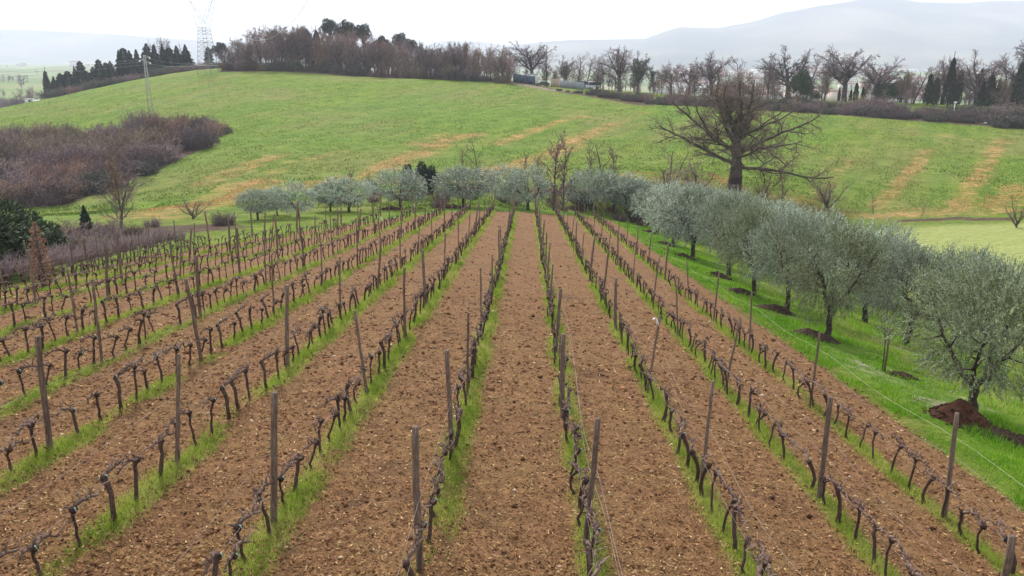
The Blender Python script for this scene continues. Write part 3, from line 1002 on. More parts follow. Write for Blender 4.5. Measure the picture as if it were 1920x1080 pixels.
# --- wires
def wire(name, pts, r, mat, label, group, cat='wire'):
    gg = Geo(); gg.add(*path_tube(pts, r, 4))
    o = obj(name, gg.mesh(name, True), mat)
    return tag(o, label, cat, group)


for n in rows:
    t = row_t(n); end = float(row_end(t))
    pr = [p for p in posts if p[0] == n]
    if not pr: continue
    s0 = max(5.0, pr[0][1] - 7)
    specs = [(0.66, 0.0, 'low cordon wire')]
    if n >= 0: specs += [(1.15, 0.30, 'upper catch wire'), (0.62, 0.42, 'slack loose wire')]
    else: specs += [(1.25, 0.05, 'upper catch wire')]
    for (h, off, nm) in specs:
        pts = []
        ss = np.arange(s0, min(end, 70), 0.8)
        for s in ss:
            sag = (0.06 if off < 0.1 else 0.22) * math.sin((s - pr[0][1]) / 6.3 * math.pi) ** 2
            tj = t + off * (0.75 + 0.25 * math.sin(s * 0.35 + n)) + 0.006 * math.sin(s * 2.1 + h * 9)
            x, y = xy_of(s, tj)
            pts.append((x, y, base_z(s, t) + h - sag + 0.004 * math.sin(s * 1.3)))
        wire('trellis_wire', pts, 0.0026 if off > 0.2 else 0.0021, M['wire'], '%s strung along the %s' % (nm, row_name(n)), 'trellis wires')
# pale cord along the outer right row
pts = []
for s in np.arange(6, 62, 0.8):
    t = row_t(3) + 0.12
    x, y = xy_of(s, t)
    pts.append((x, y, base_z(s, t) + 1.66 - 0.12 * math.sin((s - 13.4) / 6.6 * math.pi) ** 2))
wire('cord', pts, 0.0026, M['cord'], 'pale cord tied post to post along the outermost right row', None, 'cord')

# --- plastic strips tied to posts on the left
k = 0
for (u, v, mt, nm) in [(1275 / 4 + 400, 340 + 330 / 4, 'tape', 'white'), (400 + 1085 / 4, 340 + 172 / 4, 'tape', 'white'), (400 + 490 / 4, 340 + 270 / 4, 'red_tape', 'red'),
                       (400 + 1540 / 4, 340 + 160 / 4, 'tape', 'white'), (440, 395, 'tape', 'white'), (1230, 640, 'tape', 'white')]:
    cand = min(posts, key=lambda p: abs(project(p[2], p[3], p[4] + 2.0)[0] - u) + abs(project(p[2], p[3], p[4] + 2.0)[1] - v))
    n, s, x, y, z, kk, last = cand
    gg = Geo()
    h = 2.0 if s > 16 else 1.55
    L = 0.22
    for j in range(2):
        a = rgv.uniform(0, 6.28)
        q = np.linspace(0, 1, 6)
        P0 = np.stack([x + .06 * np.cos(a) + L * q * np.cos(a) * .8, y + .06 * np.sin(a) - .05 + L * q * np.sin(a) * .4, z + h + .1 * np.sin(q * 4) - .12 * q], 1)
        gg.add(*path_tube(P0, [.014] * 5 + [.006], 4))
    o = obj('plastic_strip', gg.mesh('plastic_strip'), M[mt])
    if last: lb = '%s plastic strip on the end post of the %s' % (nm, row_name(n))
    else: lb = '%s plastic strip on the %s post of the %s' % (nm, ordn(kk), row_name(n))
    tag(o, lb, 'strip', 'plastic strips on posts')

# --- grass along the rows
gP, gH, gT = [], [], []
for n in rows:
    t = row_t(n); end = float(row_end(t))
    m = 27000 if n > -5 else 17000
    s = sample_s(m, 6.0, end, 0.9)
    tt = t + 0.08 + rng.normal(0, 0.14, m) + 0.06 * np.sin(s * 1.3 + n)
    dens = fbm(s * 0.55 + n * 7, tt * 1.2, 61, 3)
    keep_ = rng.uniform(0, 1, m) < sstep(dens, 0.24, 0.50)
    s, tt, dens = s[keep_], tt[keep_], dens[keep_]
    x, y = xy_of(s, tt)
    gP.append(np.stack([x, y, soil_z(s, tt) - 0.01], 1))
    gH.append(rng.uniform(0.04, 0.15, len(s)) * (0.5 + dens) * np.clip(s / 20, 1, 1.35))
    gT.append(np.clip(rng.normal(0.52, 0.17, len(s)) + .15 * sstep(s, 25, 60) + (fbm(s * .8, tt * .8, 77, 2) - .5) * .9, 0, 1))
# stray weeds between the rows
m = 9000
s = sample_s(m, 6.5, 60, 1.6); tt = rng.uniform(-1, 1, m) * (s * 0.7 + 1)
ok = (tt > -24) & (tt < 10.3) & (fbm(s * .5, tt * .5, 91, 3) > 0.56)
s, tt = s[ok], tt[ok]
x, y = xy_of(s, tt)
gP.append(np.stack([x, y, soil_z(s, tt) - 0.01], 1)); gH.append(rng.uniform(0.03, 0.08, len(s))); gT.append(np.clip(rng.normal(0.6, 0.2, len(s)), 0, 1))
gP = np.concatenate(gP); gH = np.concatenate(gH); gT = np.concatenate(gT)
dist = np.hypot(gP[:, 0], gP[:, 1])
V, F = blades(gP, gH, np.clip(0.011 * dist / 14, 0.010, 0.07), rng, 0.8)
o = obj('row_grass', mesh_np('row_grass', V, F, False, {'tint': np.repeat(gT, 3)}), M['grass'])
tag(o, 'strips of fresh green grass growing along the foot of the vine rows', 'grass', None, 'stuff')

# --- lush grass under the olives on the right and at the row ends
m = 190000
s = sample_s(m, 12, 100, 1.35); tt = rng.uniform(9.7, 24, m)
x, y = xy_of(s, tt)
edge = 10.3 + 0.5 * (fbm(s * .7, s * 0 + 3, 95, 3) - .5) * 2
ok = (tt > edge) & (fbm(x * .6, y * .6, 97, 3) > 0.40) & (x < y * 0.75)
s, tt, x, y = s[ok], tt[ok], x[ok], y[ok]
gzv = ground_z(x, y)
H = rng.uniform(0.06, 0.30, len(x)) * (0.25 + 2.2 * np.clip(fbm(x * .9, y * .9, 99, 3) - .3, 0, 1))
tn = np.clip(rng.normal(0.45, 0.22, len(x)) + 0.35 * sstep(tt, 13, 17) + (fbm(x * .35, y * .35, 101, 3) - .5) * .8, 0, 1)
V, F = blades(np.stack([x, y, gzv - .01], 1), H, np.clip(0.019 * np.hypot(x, y) / 20, 0.016, 0.07), rng, 0.9)
o = obj('grove_grass', mesh_np('grove_grass', V, F, False, {'tint': np.repeat(tn, 3)}), M['lush'])
tag(o, 'bright green grass beneath the olive trees beside the vineyard', 'grass', None, 'stuff')

# --- tufts on the hill field
m = 130000
yy = sample_s(m, 84, 250, 1.4); xx = rng.uniform(-.72, .72, m) * yy
ss_, tt_ = st_of(xx, yy)
ok = (ss_ > row_end(np.clip(tt_, -40, 30)) + 9) & (fbm(xx * .25, yy * .25, 301, 3) > .44) & ~in_poly(xx, yy, HOLW)
xx, yy = xx[ok], yy[ok]
dd = np.zeros(len(xx))
ii = np.clip(np.searchsorted(GX, xx) - 1, 0, nx - 2); jj = np.clip(np.searchsorted(GY, yy) - 1, 0, ny - 2)
dd = dry[jj, ii] + .5 * (fbm(xx * .5, yy * .5, 303, 3) - .5)
tf = np.clip(rng.normal(.42, .16, len(xx)) + (fbm(xx * .1, yy * .1, 305, 3) - .5) * .9, 0, .9)
V, F = blades(np.stack([xx, yy, ground_z(xx, yy) - .03], 1), rng.uniform(.12, .34, len(xx)), rng.uniform(.08, .22, len(xx)), rng, 1.2)
V = V.reshape(-1, 9); isd = dd > .36
for sel, nm, mt, lb in ((~isd, 'field_grass', 'field', 'uneven grass tufts over the green hill field'), (isd, 'dry_field_grass', 'drygrass', 'dry tan grass tufts in streaks across the hill field')):
    q = V[sel].reshape(-1, 3)
    tag(obj(nm, mesh_np(nm, q, np.arange(len(q)).reshape(-1, 3), False, {'tint': np.repeat(tf[sel], 3)}), M[mt]), lb, 'grass', None, 'stuff')

# ------------------------------------------------------------------ tree makers
def grow_tree(seed, levels, trunk_len, trunk_r, up=0.0, start=(0, 0, 0), d0=(0, 0, 1), minr=0.006):
    """levels: list of dicts steps, kids, len (ratio), ang, wig, trop, rr (radius ratio), frm (first fraction with kids), tap"""
    rg = random.Random(seed)
    segs = []

    def vadd(a, b, k=1.0): return (a[0] + b[0] * k, a[1] + b[1] * k, a[2] + b[2] * k)

    def norm(a):
        l = math.sqrt(a[0] ** 2 + a[1] ** 2 + a[2] ** 2) + 1e-9
        return (a[0] / l, a[1] / l, a[2] / l)

    def grow(p, d, L, r, lev):
        P = levels[lev]
        n = P['steps']
        tap = P.get('tap', 0.45)
        kids = P.get('kids', 0)
        az0 = rg.uniform(0, 6.283)
        ki = 0
        for i in range(n):
            wg = P['wig']
            d = norm((d[0] + rg.gauss(0, wg), d[1] + rg.gauss(0, wg), d[2] + rg.gauss(0, wg) + P.get('trop', 0)))
            p2 = vadd(p, d, L / n)
            f0 = 1 - (1 - tap) * i / n; f1 = 1 - (1 - tap) * (i + 1) / n
            segs.append((*p, *p2, max(r * f0, minr), max(r * f1, minr), lev))
            fr = (i + 1) / n
            if lev + 1 < len(levels) and fr >= P.get('frm', 0.3):
                todo = kids * (fr - P.get('frm', 0.3) + 1 / n) / (1 - P.get('frm', 0.3) + 1 / n)
                while ki < todo - 1e-6:
                    ki += 1
                    az = az0 + ki * 2.4 + rg.uniform(-.5, .5)
                    an = math.radians(P['ang'] * rg.uniform(0.7, 1.3))
                    ref = (0, 0, 1) if abs(d[2]) < 0.9 else (1, 0, 0)
                    a = norm((d[1] * ref[2] - d[2] * ref[1], d[2] * ref[0] - d[0] * ref[2], d[0] * ref[1] - d[1] * ref[0]))
                    b = (d[1] * a[2] - d[2] * a[1], d[2] * a[0] - d[0] * a[2], d[0] * a[1] - d[1] * a[0])
                    sd = tuple(math.cos(az) * a[j] + math.sin(az) * b[j] for j in range(3))
                    nd = norm(tuple(d[j] * math.cos(an) + sd[j] * math.sin(an) for j in range(3)))
                    back = rg.uniform(0, 0.9)
                    q = vadd(p2, vadd(p, p2, -1), back)
                    Lc = L * P['len'] * rg.uniform(*P.get('lr', (0.65, 1.2))) * (1.15 - 0.45 * fr)
                    grow(q, nd, Lc, max(r * f1 * P['rr'], minr), lev + 1)
            p = p2

    grow(start, norm(d0), trunk_len, trunk_r, 0)
    return np.array(segs)


def split_tree(S, thick_lev=1):
    """trunk-and-limb mesh, twig mesh"""
    A, B = S[S[:, 8] <= thick_lev], S[S[:, 8] > thick_lev]
    g1 = Geo(); rg = np.random.default_rng(len(S))
    V, F = seg_tubes(A[:, :8], 7); g1.add(V, F, np.repeat(np.clip(rg.normal(.5, .15, len(A)), 0, 1), 14))
    g2 = Geo()
    if len(B):
        V, F = seg_tubes(B[:, :8], 3); g2.add(V, F, np.repeat(np.clip(rg.normal(.5, .2, len(B)), 0, 1), 6))
    return g1, g2


class Proto:
    """a thing with parts, given as (part name, mesh) pairs; height in metres"""
    def __init__(self, name, cat, parts, h):
        self.name, self.cat, self.parts, self.h = name, cat, parts, h

    def put(self, p, label, height=None, group=None, width=1.0, rz=None, name=None, cat=None, tilt=(0, 0), sink=0.1):
        k = (height / self.h) if height else 1.0
        o = thing(name or self.name, label, cat or self.cat, (p[0], p[1], p[2] - sink * k), (tilt[0], tilt[1], random.uniform(0, 6.283) if rz is None else rz), (k * width, k * width, k), group)
        for nm, me in self.parts:
            obj(nm, me, None, o)
        return o


def bare_proto(name, seed, levels, tl, tr, bark, twig, thick=1, cat='tree', minr=0.012, extra=None):
    S = grow_tree(seed, levels, tl, tr, minr=minr)
    g1, g2 = split_tree(S, thick)
    m1 = g1.mesh(name + '_trunk', True); m1.materials.append(M[bark])
    parts = [('trunk', m1)]
    if g2.n:
        m2 = g2.mesh(name + '_crown', True); m2.materials.append(M[twig]); parts.append(('crown', m2))
    if extra: parts += extra(S)
    return Proto(name, cat, parts, float(S[:, 5].max()))


def leaf_cloud(name, P, D, L, W, mat, rg, tint=None):
    V, F = leaves(P, D, L, W, rg)
    tn = np.clip(rg.normal(.5, .22, len(P)) if tint is None else tint, 0, 1)
    me = mesh_np(name, V, F, False, {'tint': np.repeat(tn, 4)})
    me.materials.append(M[mat])
    return me


def dead_leaves(S, n, size, mat='dead_leaf', lev=2):
    rg = np.random.default_rng(n)
    B = S[S[:, 8] >= lev]
    i = rg.integers(0, len(B), n)
    P = B[i, 0:3] + (B[i, 3:6] - B[i, 0:3]) * rg.uniform(0, 1, (n, 1)) + rg.normal(0, size * .4, (n, 3))
    me = leaf_cloud('dead_leaves', P, rg.normal(size=(n, 3)), size, size * .6, mat, rg)
    return [('leaves', me)]


# bare hedgerow oaks (spreading)
oaks = []
for k in range(4):
    lv = [dict(steps=5, kids=9, lr=(.88, 1.08), len=1.0, ang=44, wig=.06, rr=.55, frm=.45, tap=.55, trop=.03), dict(steps=6, kids=8, len=.46, ang=40, wig=.12, trop=.05, rr=.55, frm=.2, tap=.3),
          dict(steps=4, kids=7, len=.55, ang=38, wig=.16, trop=.04, rr=.55, frm=.15, tap=.4), dict(steps=3, kids=4, len=.62, ang=36, wig=.18, trop=.03, rr=.6, frm=.15, tap=.5), dict(steps=2, wig=.18, tap=.5)]
    oaks.append(bare_proto('bare_oak', 40 + k, lv, 4.6, 0.30, 'bark', 'twig', 2, minr=.015))
# upright slender bare trees
slims = []
for k in range(3):
    lv = [dict(steps=7, kids=13, len=.42, ang=36, wig=.06, rr=.42, frm=.25, tap=.25, trop=.05), dict(steps=4, kids=6, len=.5, ang=34, wig=.14, trop=.10, rr=.5, frm=.2, tap=.4),
          dict(steps=3, kids=4, len=.6, ang=32, wig=.16, trop=.08, rr=.6, frm=.2, tap=.5), dict(steps=2, wig=.2, tap=.5)]
    slims.append(bare_proto('slender_bare_tree', 60 + k, lv, 9.0, 0.17, 'bark', 'twig', 1, minr=.020))
# wood trees: dense twiggy, purple brown / reddish
woods = []
for k in range(5):
    lv = [dict(steps=6, kids=12, len=.50, ang=38, wig=.07, rr=.45, frm=.22, tap=.3, trop=.05), dict(steps=4, kids=8, len=.5, ang=38, wig=.15, trop=.12, rr=.5, frm=.15, tap=.4),
          dict(steps=3, kids=6, len=.6, ang=36, wig=.18, trop=.10, rr=.6, frm=.1, tap=.5), dict(steps=2, wig=.2, tap=.5, trop=.05)]
    woods.append(bare_proto('leafless_wood_tree', 80 + k, lv, 9.0, 0.20, 'bark', ['twig_wood', 'twig_wood', 'twig_tan', 'twig', 'twig_red'][k], 1, minr=.026,
                            extra=(lambda S: dead_leaves(S, 1500, .22)) if k == 4 else None))


# shrubs made of many arching stems
def shrub_proto(name, seed, mat, stems=46, h=3.0, spread=1.5, leaf=0, leaf_mat='bramble', minr=.014, cat='bush', stop=.16):
    rg = random.Random(seed)
    allS = []
    lv = [dict(steps=4, kids=7, len=.5, ang=38, wig=.14, rr=.6, frm=.15, tap=.4, trop=.06), dict(steps=3, kids=4, len=.6, ang=40, wig=.2, rr=.6, frm=.1, tap=.5, trop=.05), dict(steps=2, wig=.25, tap=.5)]
    for i in range(stems):
        a = rg.uniform(0, 6.283); r0 = spread * .55 * math.sqrt(rg.random())
        d = (math.cos(a) * r0 * .45 + rg.gauss(0, .2), math.sin(a) * r0 * .45 + rg.gauss(0, .2), 1)
        hh = h * rg.uniform(.55, 1.0) * (1 - .35 * r0 / spread)
        allS.append(grow_tree(seed * 97 + i, lv, hh * .72, .026, start=(math.cos(a) * r0, math.sin(a) * r0, -.1), d0=d, minr=minr))
    S = np.concatenate(allS)
    rn = np.random.default_rng(seed)
    g1 = Geo(); A = S[S[:, 8] == 0]; B = S[S[:, 8] > 0]
    V, F = seg_tubes(A[:, :8], 4); g1.add(V, F, np.repeat(np.clip(rn.normal(.3, .15, len(A)), 0, 1), 8))
    g2 = Geo(); V, F = seg_tubes(B[:, :8], 3); g2.add(V, F, np.repeat(np.clip(rn.normal(.55, .22, len(B)), 0, 1), 6))
    m1 = g1.mesh('stems', True); m1.materials.append(M[mat]); m2 = g2.mesh('twigs', True); m2.materials.append(M[mat])
    parts = [('stems', m1), ('twigs', m2)]
    if leaf:
        i = rn.integers(0, len(B), leaf)
        P = B[i, 3:6] + rn.normal(0, .1, (leaf, 3))
        parts.append(('foliage', leaf_cloud('shrub_foliage', P, rn.normal(size=(leaf, 3)), rn.uniform(.10, stop, leaf), .08, leaf_mat, rn)))
    return Proto(name, cat, parts, float(np.percentile(S[:, 5], 99)))


sh_purple = [shrub_proto('leafless_shrub', 11 + k, 'twig', 44, 3.2, 1.9) for k in range(3)]
sh_tan = [shrub_proto('tan_shrub', 21 + k, 'twig_tan', 40, 3.4, 1.7) for k in range(2)]
sh_red = [shrub_proto('russet_shrub', 31, 'twig_red', 40, 3.2, 1.6)]
sh_bram = [shrub_proto('bramble_bush', 41 + k, 'bramble', 42, 2.2, 2.0, 2600) for k in range(2)]


# evergreens
def cone_tree(name, seed, h, r, n, mat, shape, lsize, up=.6, cat='tree', bark='bark'):
    rg = np.random.default_rng(seed)
    q = rg.uniform(0, 1, n) ** .9
    z = .04 * h + q * h * .96
    prof = shape(q)
    lump = .72 + .5 * fbm(q * 14, q * 0 + seed, seed, 2)
    a = rg.uniform(0, 2 * math.pi, n)
    lob = .80 + .36 * vnoise(a * 2.2 + 5, z * 1.5, seed + 3)
    rad = r * prof * lump * lob * np.sqrt(rg.uniform(.12, 1, n))
    P = np.stack([rad * np.cos(a), rad * np.sin(a), z], 1)
    D = np.stack([np.cos(a), np.sin(a), np.full(n, up)], 1) + rg.normal(0, .35, (n, 3))
    tp_ = .35 + .65 * np.clip(prof * 2.2, 0, 1)
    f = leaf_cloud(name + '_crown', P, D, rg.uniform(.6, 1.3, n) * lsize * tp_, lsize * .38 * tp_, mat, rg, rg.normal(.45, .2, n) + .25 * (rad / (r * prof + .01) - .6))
    g1 = Geo(); g1.add(*path_tube([(0, 0, -.2), (0, 0, h * .3), (0.02, 0, h * .9)], [r * .14 + .05, r * .11 + .04, .02], 7), a=.4)
    m1 = g1.mesh(name + '_trunk', True); m1.materials.append(M[bark])
    return Proto(name, cat, [('trunk', m1), ('crown', f)], h)


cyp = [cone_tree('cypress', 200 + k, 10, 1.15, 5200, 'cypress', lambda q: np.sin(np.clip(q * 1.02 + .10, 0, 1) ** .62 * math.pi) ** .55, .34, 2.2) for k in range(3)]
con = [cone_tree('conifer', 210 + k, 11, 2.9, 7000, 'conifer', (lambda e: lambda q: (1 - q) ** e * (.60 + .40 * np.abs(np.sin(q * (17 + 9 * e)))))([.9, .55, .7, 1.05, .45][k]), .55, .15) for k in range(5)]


def clump_tree(name, seed, clumps, mat, trunk, n, lsize, h, cat='tree', bark='bark', limbs=True, up=.3):
    """clumps: (x,y,z,rx,rz)"""
    rg = np.random.default_rng(seed)
    g1 = Geo()
    g1.add(*path_tube(trunk, np.linspace(.16, .09, len(trunk)) * h / 8, 7, .1, rg), a=.4)
    top = np.array(trunk[-1])
    P, D = [], []
    tot = sum(c[3] ** 2 for c in clumps)
    for (x, y, z, rx, rz) in clumps:
        m = int(n * rx ** 2 / tot)
        d = unit(rg.normal(size=(m, 3)))
        rad = rg.uniform(.25, 1, m) ** .45
        lump = .78 + .4 * vnoise(d[:, 0] * 3 + x, d[:, 1] * 3 + d[:, 2] * 2 + y, seed)
        q = d * rad[:, None] * lump[:, None] * [rx, rx, rz]
        P.append(q + [x, y, z]); D.append(d + [0, 0, up] + rg.normal(0, .4, (m, 3)))
        if limbs: g1.add(*path_tube([top * .75, (top * .4 + np.array([x, y, z]) * .6) + [0, 0, -.2 * rz], (x, y, z)], [.07 * h / 8, .05 * h / 8, .02], 5), a=.4)
    P = np.concatenate(P); D = np.concatenate(D)
    f = leaf_cloud(name + '_crown', P, D, rg.uniform(.6, 1.3, len(P)) * lsize, lsize * .45, mat, rg)
    m1 = g1.mesh(name + '_trunk', True); m1.materials.append(M[bark])
    return Proto(name, cat, [('trunk', m1), ('crown', f)], h)


def rand_clumps(seed, n, R, z0, z1, r, flat=.7):
    rg = np.random.default_rng(seed)
    out = []
    for i in range(n):
        a = i * 2.4 + rg.uniform(-.4, .4); d = R * math.sqrt((i + .3) / n)
        z = z0 + (z1 - z0) * (1 - (d / R) ** 2 * .8) * rg.uniform(.75, 1)
        rr_ = r * rg.uniform(.7, 1.15)
        out.append((d * math.cos(a), d * math.sin(a), z, rr_, rr_ * flat))
    return out


pine = [clump_tree('umbrella_pine', 220 + k, rand_clumps(k, 11, 3.4, 9.3, 12.6, 1.7, .62), 'pine', [(0, 0, -.2), (.1, 0, 4), (.2, .1, 8), (.2, .1, 10.5)], 5200, .42, 13) for k in range(2)]
holm = [clump_tree('evergreen_bush', 230 + k, rand_clumps(k + 5, 9, 1.5, .9, 3.4, 1.05, .95), 'evergreen', [(0, 0, -.2), (0, 0, .8), (.1, 0, 1.8)], 5200, .26, 4.3, 'bush') for k in range(2)]
darkb = [clump_tree('dark_evergreen_bush', 240, rand_clumps(15, 7, .9, .8, 3.6, .75, 1.25), 'conifer', [(0, 0, -.2), (0, 0, .8), (.1, 0, 1.8)], 3600, .24, 4.4, 'bush')]


# olives
def olive_proto(seed, shoots, per, ll, lw, mat, R=2.6, z0=1.2, z1=4.5, trunk_h=1.25, dense=1.0, lean=0.0):
    rg = np.random.default_rng(seed)
    rr_ = random.Random(seed)
    g1 = Geo()
    q = np.linspace(0, 1, 6)
    tp = np.stack([lean * q + rg.normal(0, .04, 6) * (q > 0), rg.normal(0, .04, 6) * (q > 0), -.25 + (trunk_h + .25) * q], 1)
    g1.add(*path_tube(tp, [.30, .21, .17, .16, .17, .19], 9, .14, rg), a=.4)
    tips = []
    nl = rg.integers(3, 5)
    a0 = rg.uniform(0, 6.28)
    for i in range(nl):
        a = a0 + i * 6.283 / nl + rg.uniform(-.3, .3)
        ln = rg.uniform(.55, .8) * R
        m = 6; qq = np.linspace(0, 1, m)
        rise = rg.uniform(.45, .62) * (z1 - trunk_h)
        Pl = np.stack([tp[-1, 0] + np.cos(a) * ln * qq ** .9, tp[-1, 1] + np.sin(a) * ln * qq ** .9, trunk_h - .08 + rise * qq ** 1.15], 1) + rg.normal(0, .08, (m, 3)) * (qq[:, None] > 0)
        g1.add(*path_tube(Pl, np.linspace(.12, .04, m), 7, .12, rg), a=.5)
        for j in range(2, m):
            for _ in range(2):
                d = unit(np.array([math.cos(a) + rg.normal(0, .8), math.sin(a) + rg.normal(0, .8), rg.normal(.6, .6)]))
                L = rg.uniform(.5, 1.1)
                E2 = Pl[j] + d * L
                g1.add(*path_tube([Pl[j], Pl[j] + d * L * .5 + rg.normal(0, .06, 3), E2], [.035, .024, .012], 5), a=.6)
    # lobed crown volume
    zc = (z0 + z1) / 2; hz = (z1 - z0) / 2
    nlob = 13
    ld = unit(rg.normal(size=(nlob, 3)) * [1, 1, .8] + [0, 0, .25])
    la = rg.uniform(.05, .34, nlob)

    def rad(d):
        s = np.full(len(d), .76)
        for i in range(nlob):
            s += la[i] * np.clip((d @ ld[i] - .55) / .45, 0, 1) ** 1.2
        return s

    d = unit(rg.normal(size=(shoots, 3)) + [0, 0, .12])
    k = rg.uniform(.18, 1, shoots) ** .42
    gap = fbm(d[:, 0] * 3.2 + 9, d[:, 1] * 3.2 + d[:, 2] * 4, seed, 2)
    q3 = d * k[:, None] * 2.6
    gap3 = fbm(q3[:, 0] + q3[:, 2] * .7 + seed, q3[:, 1] - q3[:, 2] * .6, seed + 7, 2)
    ok = (gap > .34) & (gap3 > .33)
    d, k = d[ok], k[ok]
    base = d * (rad(d) * k)[:, None] * [R, R, hz] + [lean * 1.2, 0, zc]
    sd = unit(d * [1, 1, .8] + np.stack([np.zeros(len(d)), np.zeros(len(d)), np.where(d[:, 2] > -.1, .55, -.25)], 1) + rg.normal(0, .38, d.shape))
    L = rg.uniform(.35, .85, len(d)) * (.6 + .4 * k)
    ns_ = len(d)
    f = np.tile(np.linspace(.05, 1, per), (ns_, 1)) + rg.uniform(-.04, .04, (ns_, per))
    bend = rg.normal(0, .18, (ns_, 3)); bend[:, 2] -= .06
    P = base[:, None, :] + sd[:, None, :] * (L[:, None] * f)[:, :, None] + bend[:, None, :] * (f ** 2 * L[:, None])[:, :, None]
    D = sd[:, None, :] * .9 + rg.normal(0, .55, (ns_, per, 3))
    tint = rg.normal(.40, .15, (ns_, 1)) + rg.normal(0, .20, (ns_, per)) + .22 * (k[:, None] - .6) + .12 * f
    P = P.reshape(-1, 3); D = D.reshape(-1, 3)
    low = P[:, 2] > z0 * .8 + rg.normal(0, .12, len(P))
    P, D, tint = P[low], D[low], tint.ravel()[low]
    me = leaf_cloud('olive_crown', P, D, rg.uniform(.7, 1.3, len(P)) * ll, lw, mat, rg, tint)
    # shoots
    S = np.concatenate([base, base + sd * L[:, None] * .9, np.full((ns_, 1), .0045), np.full((ns_, 1), .003)], 1)
    V, F = seg_tubes(S, 3); g1.add(V, F, .8)
    m1 = g1.mesh('olive_trunk', True); m1.materials.append(M['olive_bark'])
    return Proto('olive_tree', 'olive tree', [('trunk', m1), ('crown', me)], float(np.percentile(P[:, 2], 99)))


ol_near = [olive_proto(400, 2000, 25, .090, .033, 'olive_leaf_green', 2.7, 1.15, 4.6, 1.2), olive_proto(401, 1900, 25, .090, .033, 'olive_leaf', 2.6, 1.2, 4.5, 1.5), olive_proto(402, 1900, 25, .090, .033, 'olive_leaf_green', 2.6, 1.2, 4.5, 1.5)]
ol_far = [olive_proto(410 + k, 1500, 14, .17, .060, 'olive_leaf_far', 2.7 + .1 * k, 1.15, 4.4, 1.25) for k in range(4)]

# ------------------------------------------------------------------ olive grove
OG = 'olive trees around the vineyard'


def mound(p, r, h, mat, label, seed, stretch=1.0, rz=0.0):
    rg = np.random.default_rng(seed)
    na, nr = 44, 16
    a = np.linspace(0, 2 * math.pi, na, endpoint=False)
    q = np.linspace(0, 1, nr)
    A2, Q2 = np.meshgrid(a, q)
    rad = r * Q2 * (.75 + .5 * vnoise(np.cos(A2) * 2 + seed, np.sin(A2) * 2, seed))
    x = rad * np.cos(A2) * stretch; y = rad * np.sin(A2)
    z = h * (1 - Q2 ** 1.6) * (.7 + .6 * fbm(x * 2.4 + seed, y * 2.4, seed, 3)) + .22 * (fbm(x * 7, y * 7, seed + 5, 3) - .5) * (1 - Q2 * .6) - .06 * Q2
    cs, sn = math.cos(rz), math.sin(rz)
    x, y = x * cs - y * sn, x * sn + y * cs
    zt = np.vectorize(lambda X, Y: gz(p[0] + X, p[1] + Y))(x, y) - p[2]
    V = np.stack([x.ravel(), y.ravel(), (z + zt).ravel()], 1)
    i = (np.arange(nr - 1)[:, None] * na + np.arange(na)[None, :]); j = (np.arange(nr - 1)[:, None] * na + (np.arange(na)[None, :] + 1) % na)
    F = np.stack([i, j, j + na, i + na], -1).reshape(-1, 4)
    gg = Geo(); gg.add(V, F)
    for _ in range(260):      # loose lumps
        an = rg.uniform(0, 6.28); rq = r * rg.uniform(.1, 1.12); s_ = rg.uniform(.02, .07)
        X, Y = rq * math.cos(an) * stretch, rq * math.sin(an)
        X, Y = X * cs - Y * sn, X * sn + Y * cs
        zz = gz(p[0] + X, p[1] + Y) - p[2] + h * max(0, 1 - (rq / r) ** 1.6) * .85
        gg.add(oct_v * s_ * rg.uniform(.6, 1.3, (6, 1)) + [X, Y, zz], oct_f)
    o = obj('soil_mound', gg.mesh('soil_mound', False), M[mat], None, p)
    tag(o, label, 'soil mound', 'mounds of manure and earth by the olive trees')


# the row bordering the vineyard: photo points of the trunk feet
front = [(1820, 775, 488), (1550, 632, 398), (1476, 582, 392), (1413, 550, 372), (1365, 518, 348), (1298, 482, 338), (1262, 458, 342), (1232, 436, 336), (1205, 418, 332), (1182, 408, 330)]
for i, (u, v, vt) in enumerate(front):
    p = at(u, v)
    h = h_to(p, vt)
    pr = ol_near[[0, 2, 1, 2, 1][i]] if i < 5 else ol_far[i % 4]
    extra = ['large olive tree with bare forked limbs nearest the camera at right edge', 'olive tree with forked trunk, second from the front in the row bordering the vineyard'][i] if i < 2 else \
        'silver-green olive tree, %s from the front in the row bordering the vineyard' % ordn(i)
    pr.put(p, extra, h * .93, OG, width=[.82, .72, .68, .68, .70, .76, .76, .78, .8, .8][i], rz=[0.6, 2.0, 1.0, 4.0, 5.1, 0, 1, 2, 3, 4][i])
    if i == 0:
        mound(at(1800, 790), .95, .62, 'red_manure', 'reddish-brown manure heap at the foot of the nearest olive tree', 900, 1.0)
        mound(at(1870, 815), 1.1, .16, 'manure', 'dark earth spread downhill from the nearest olive tree', 901, 1.4, -.7)
    elif i < 9:
        mound(at(u - 26 + 2 * i, v + 1), .85, .33, 'manure', 'dark manure mound at the foot of the %s olive bordering the vineyard' % ordn(i), 902 + i, 1.25)
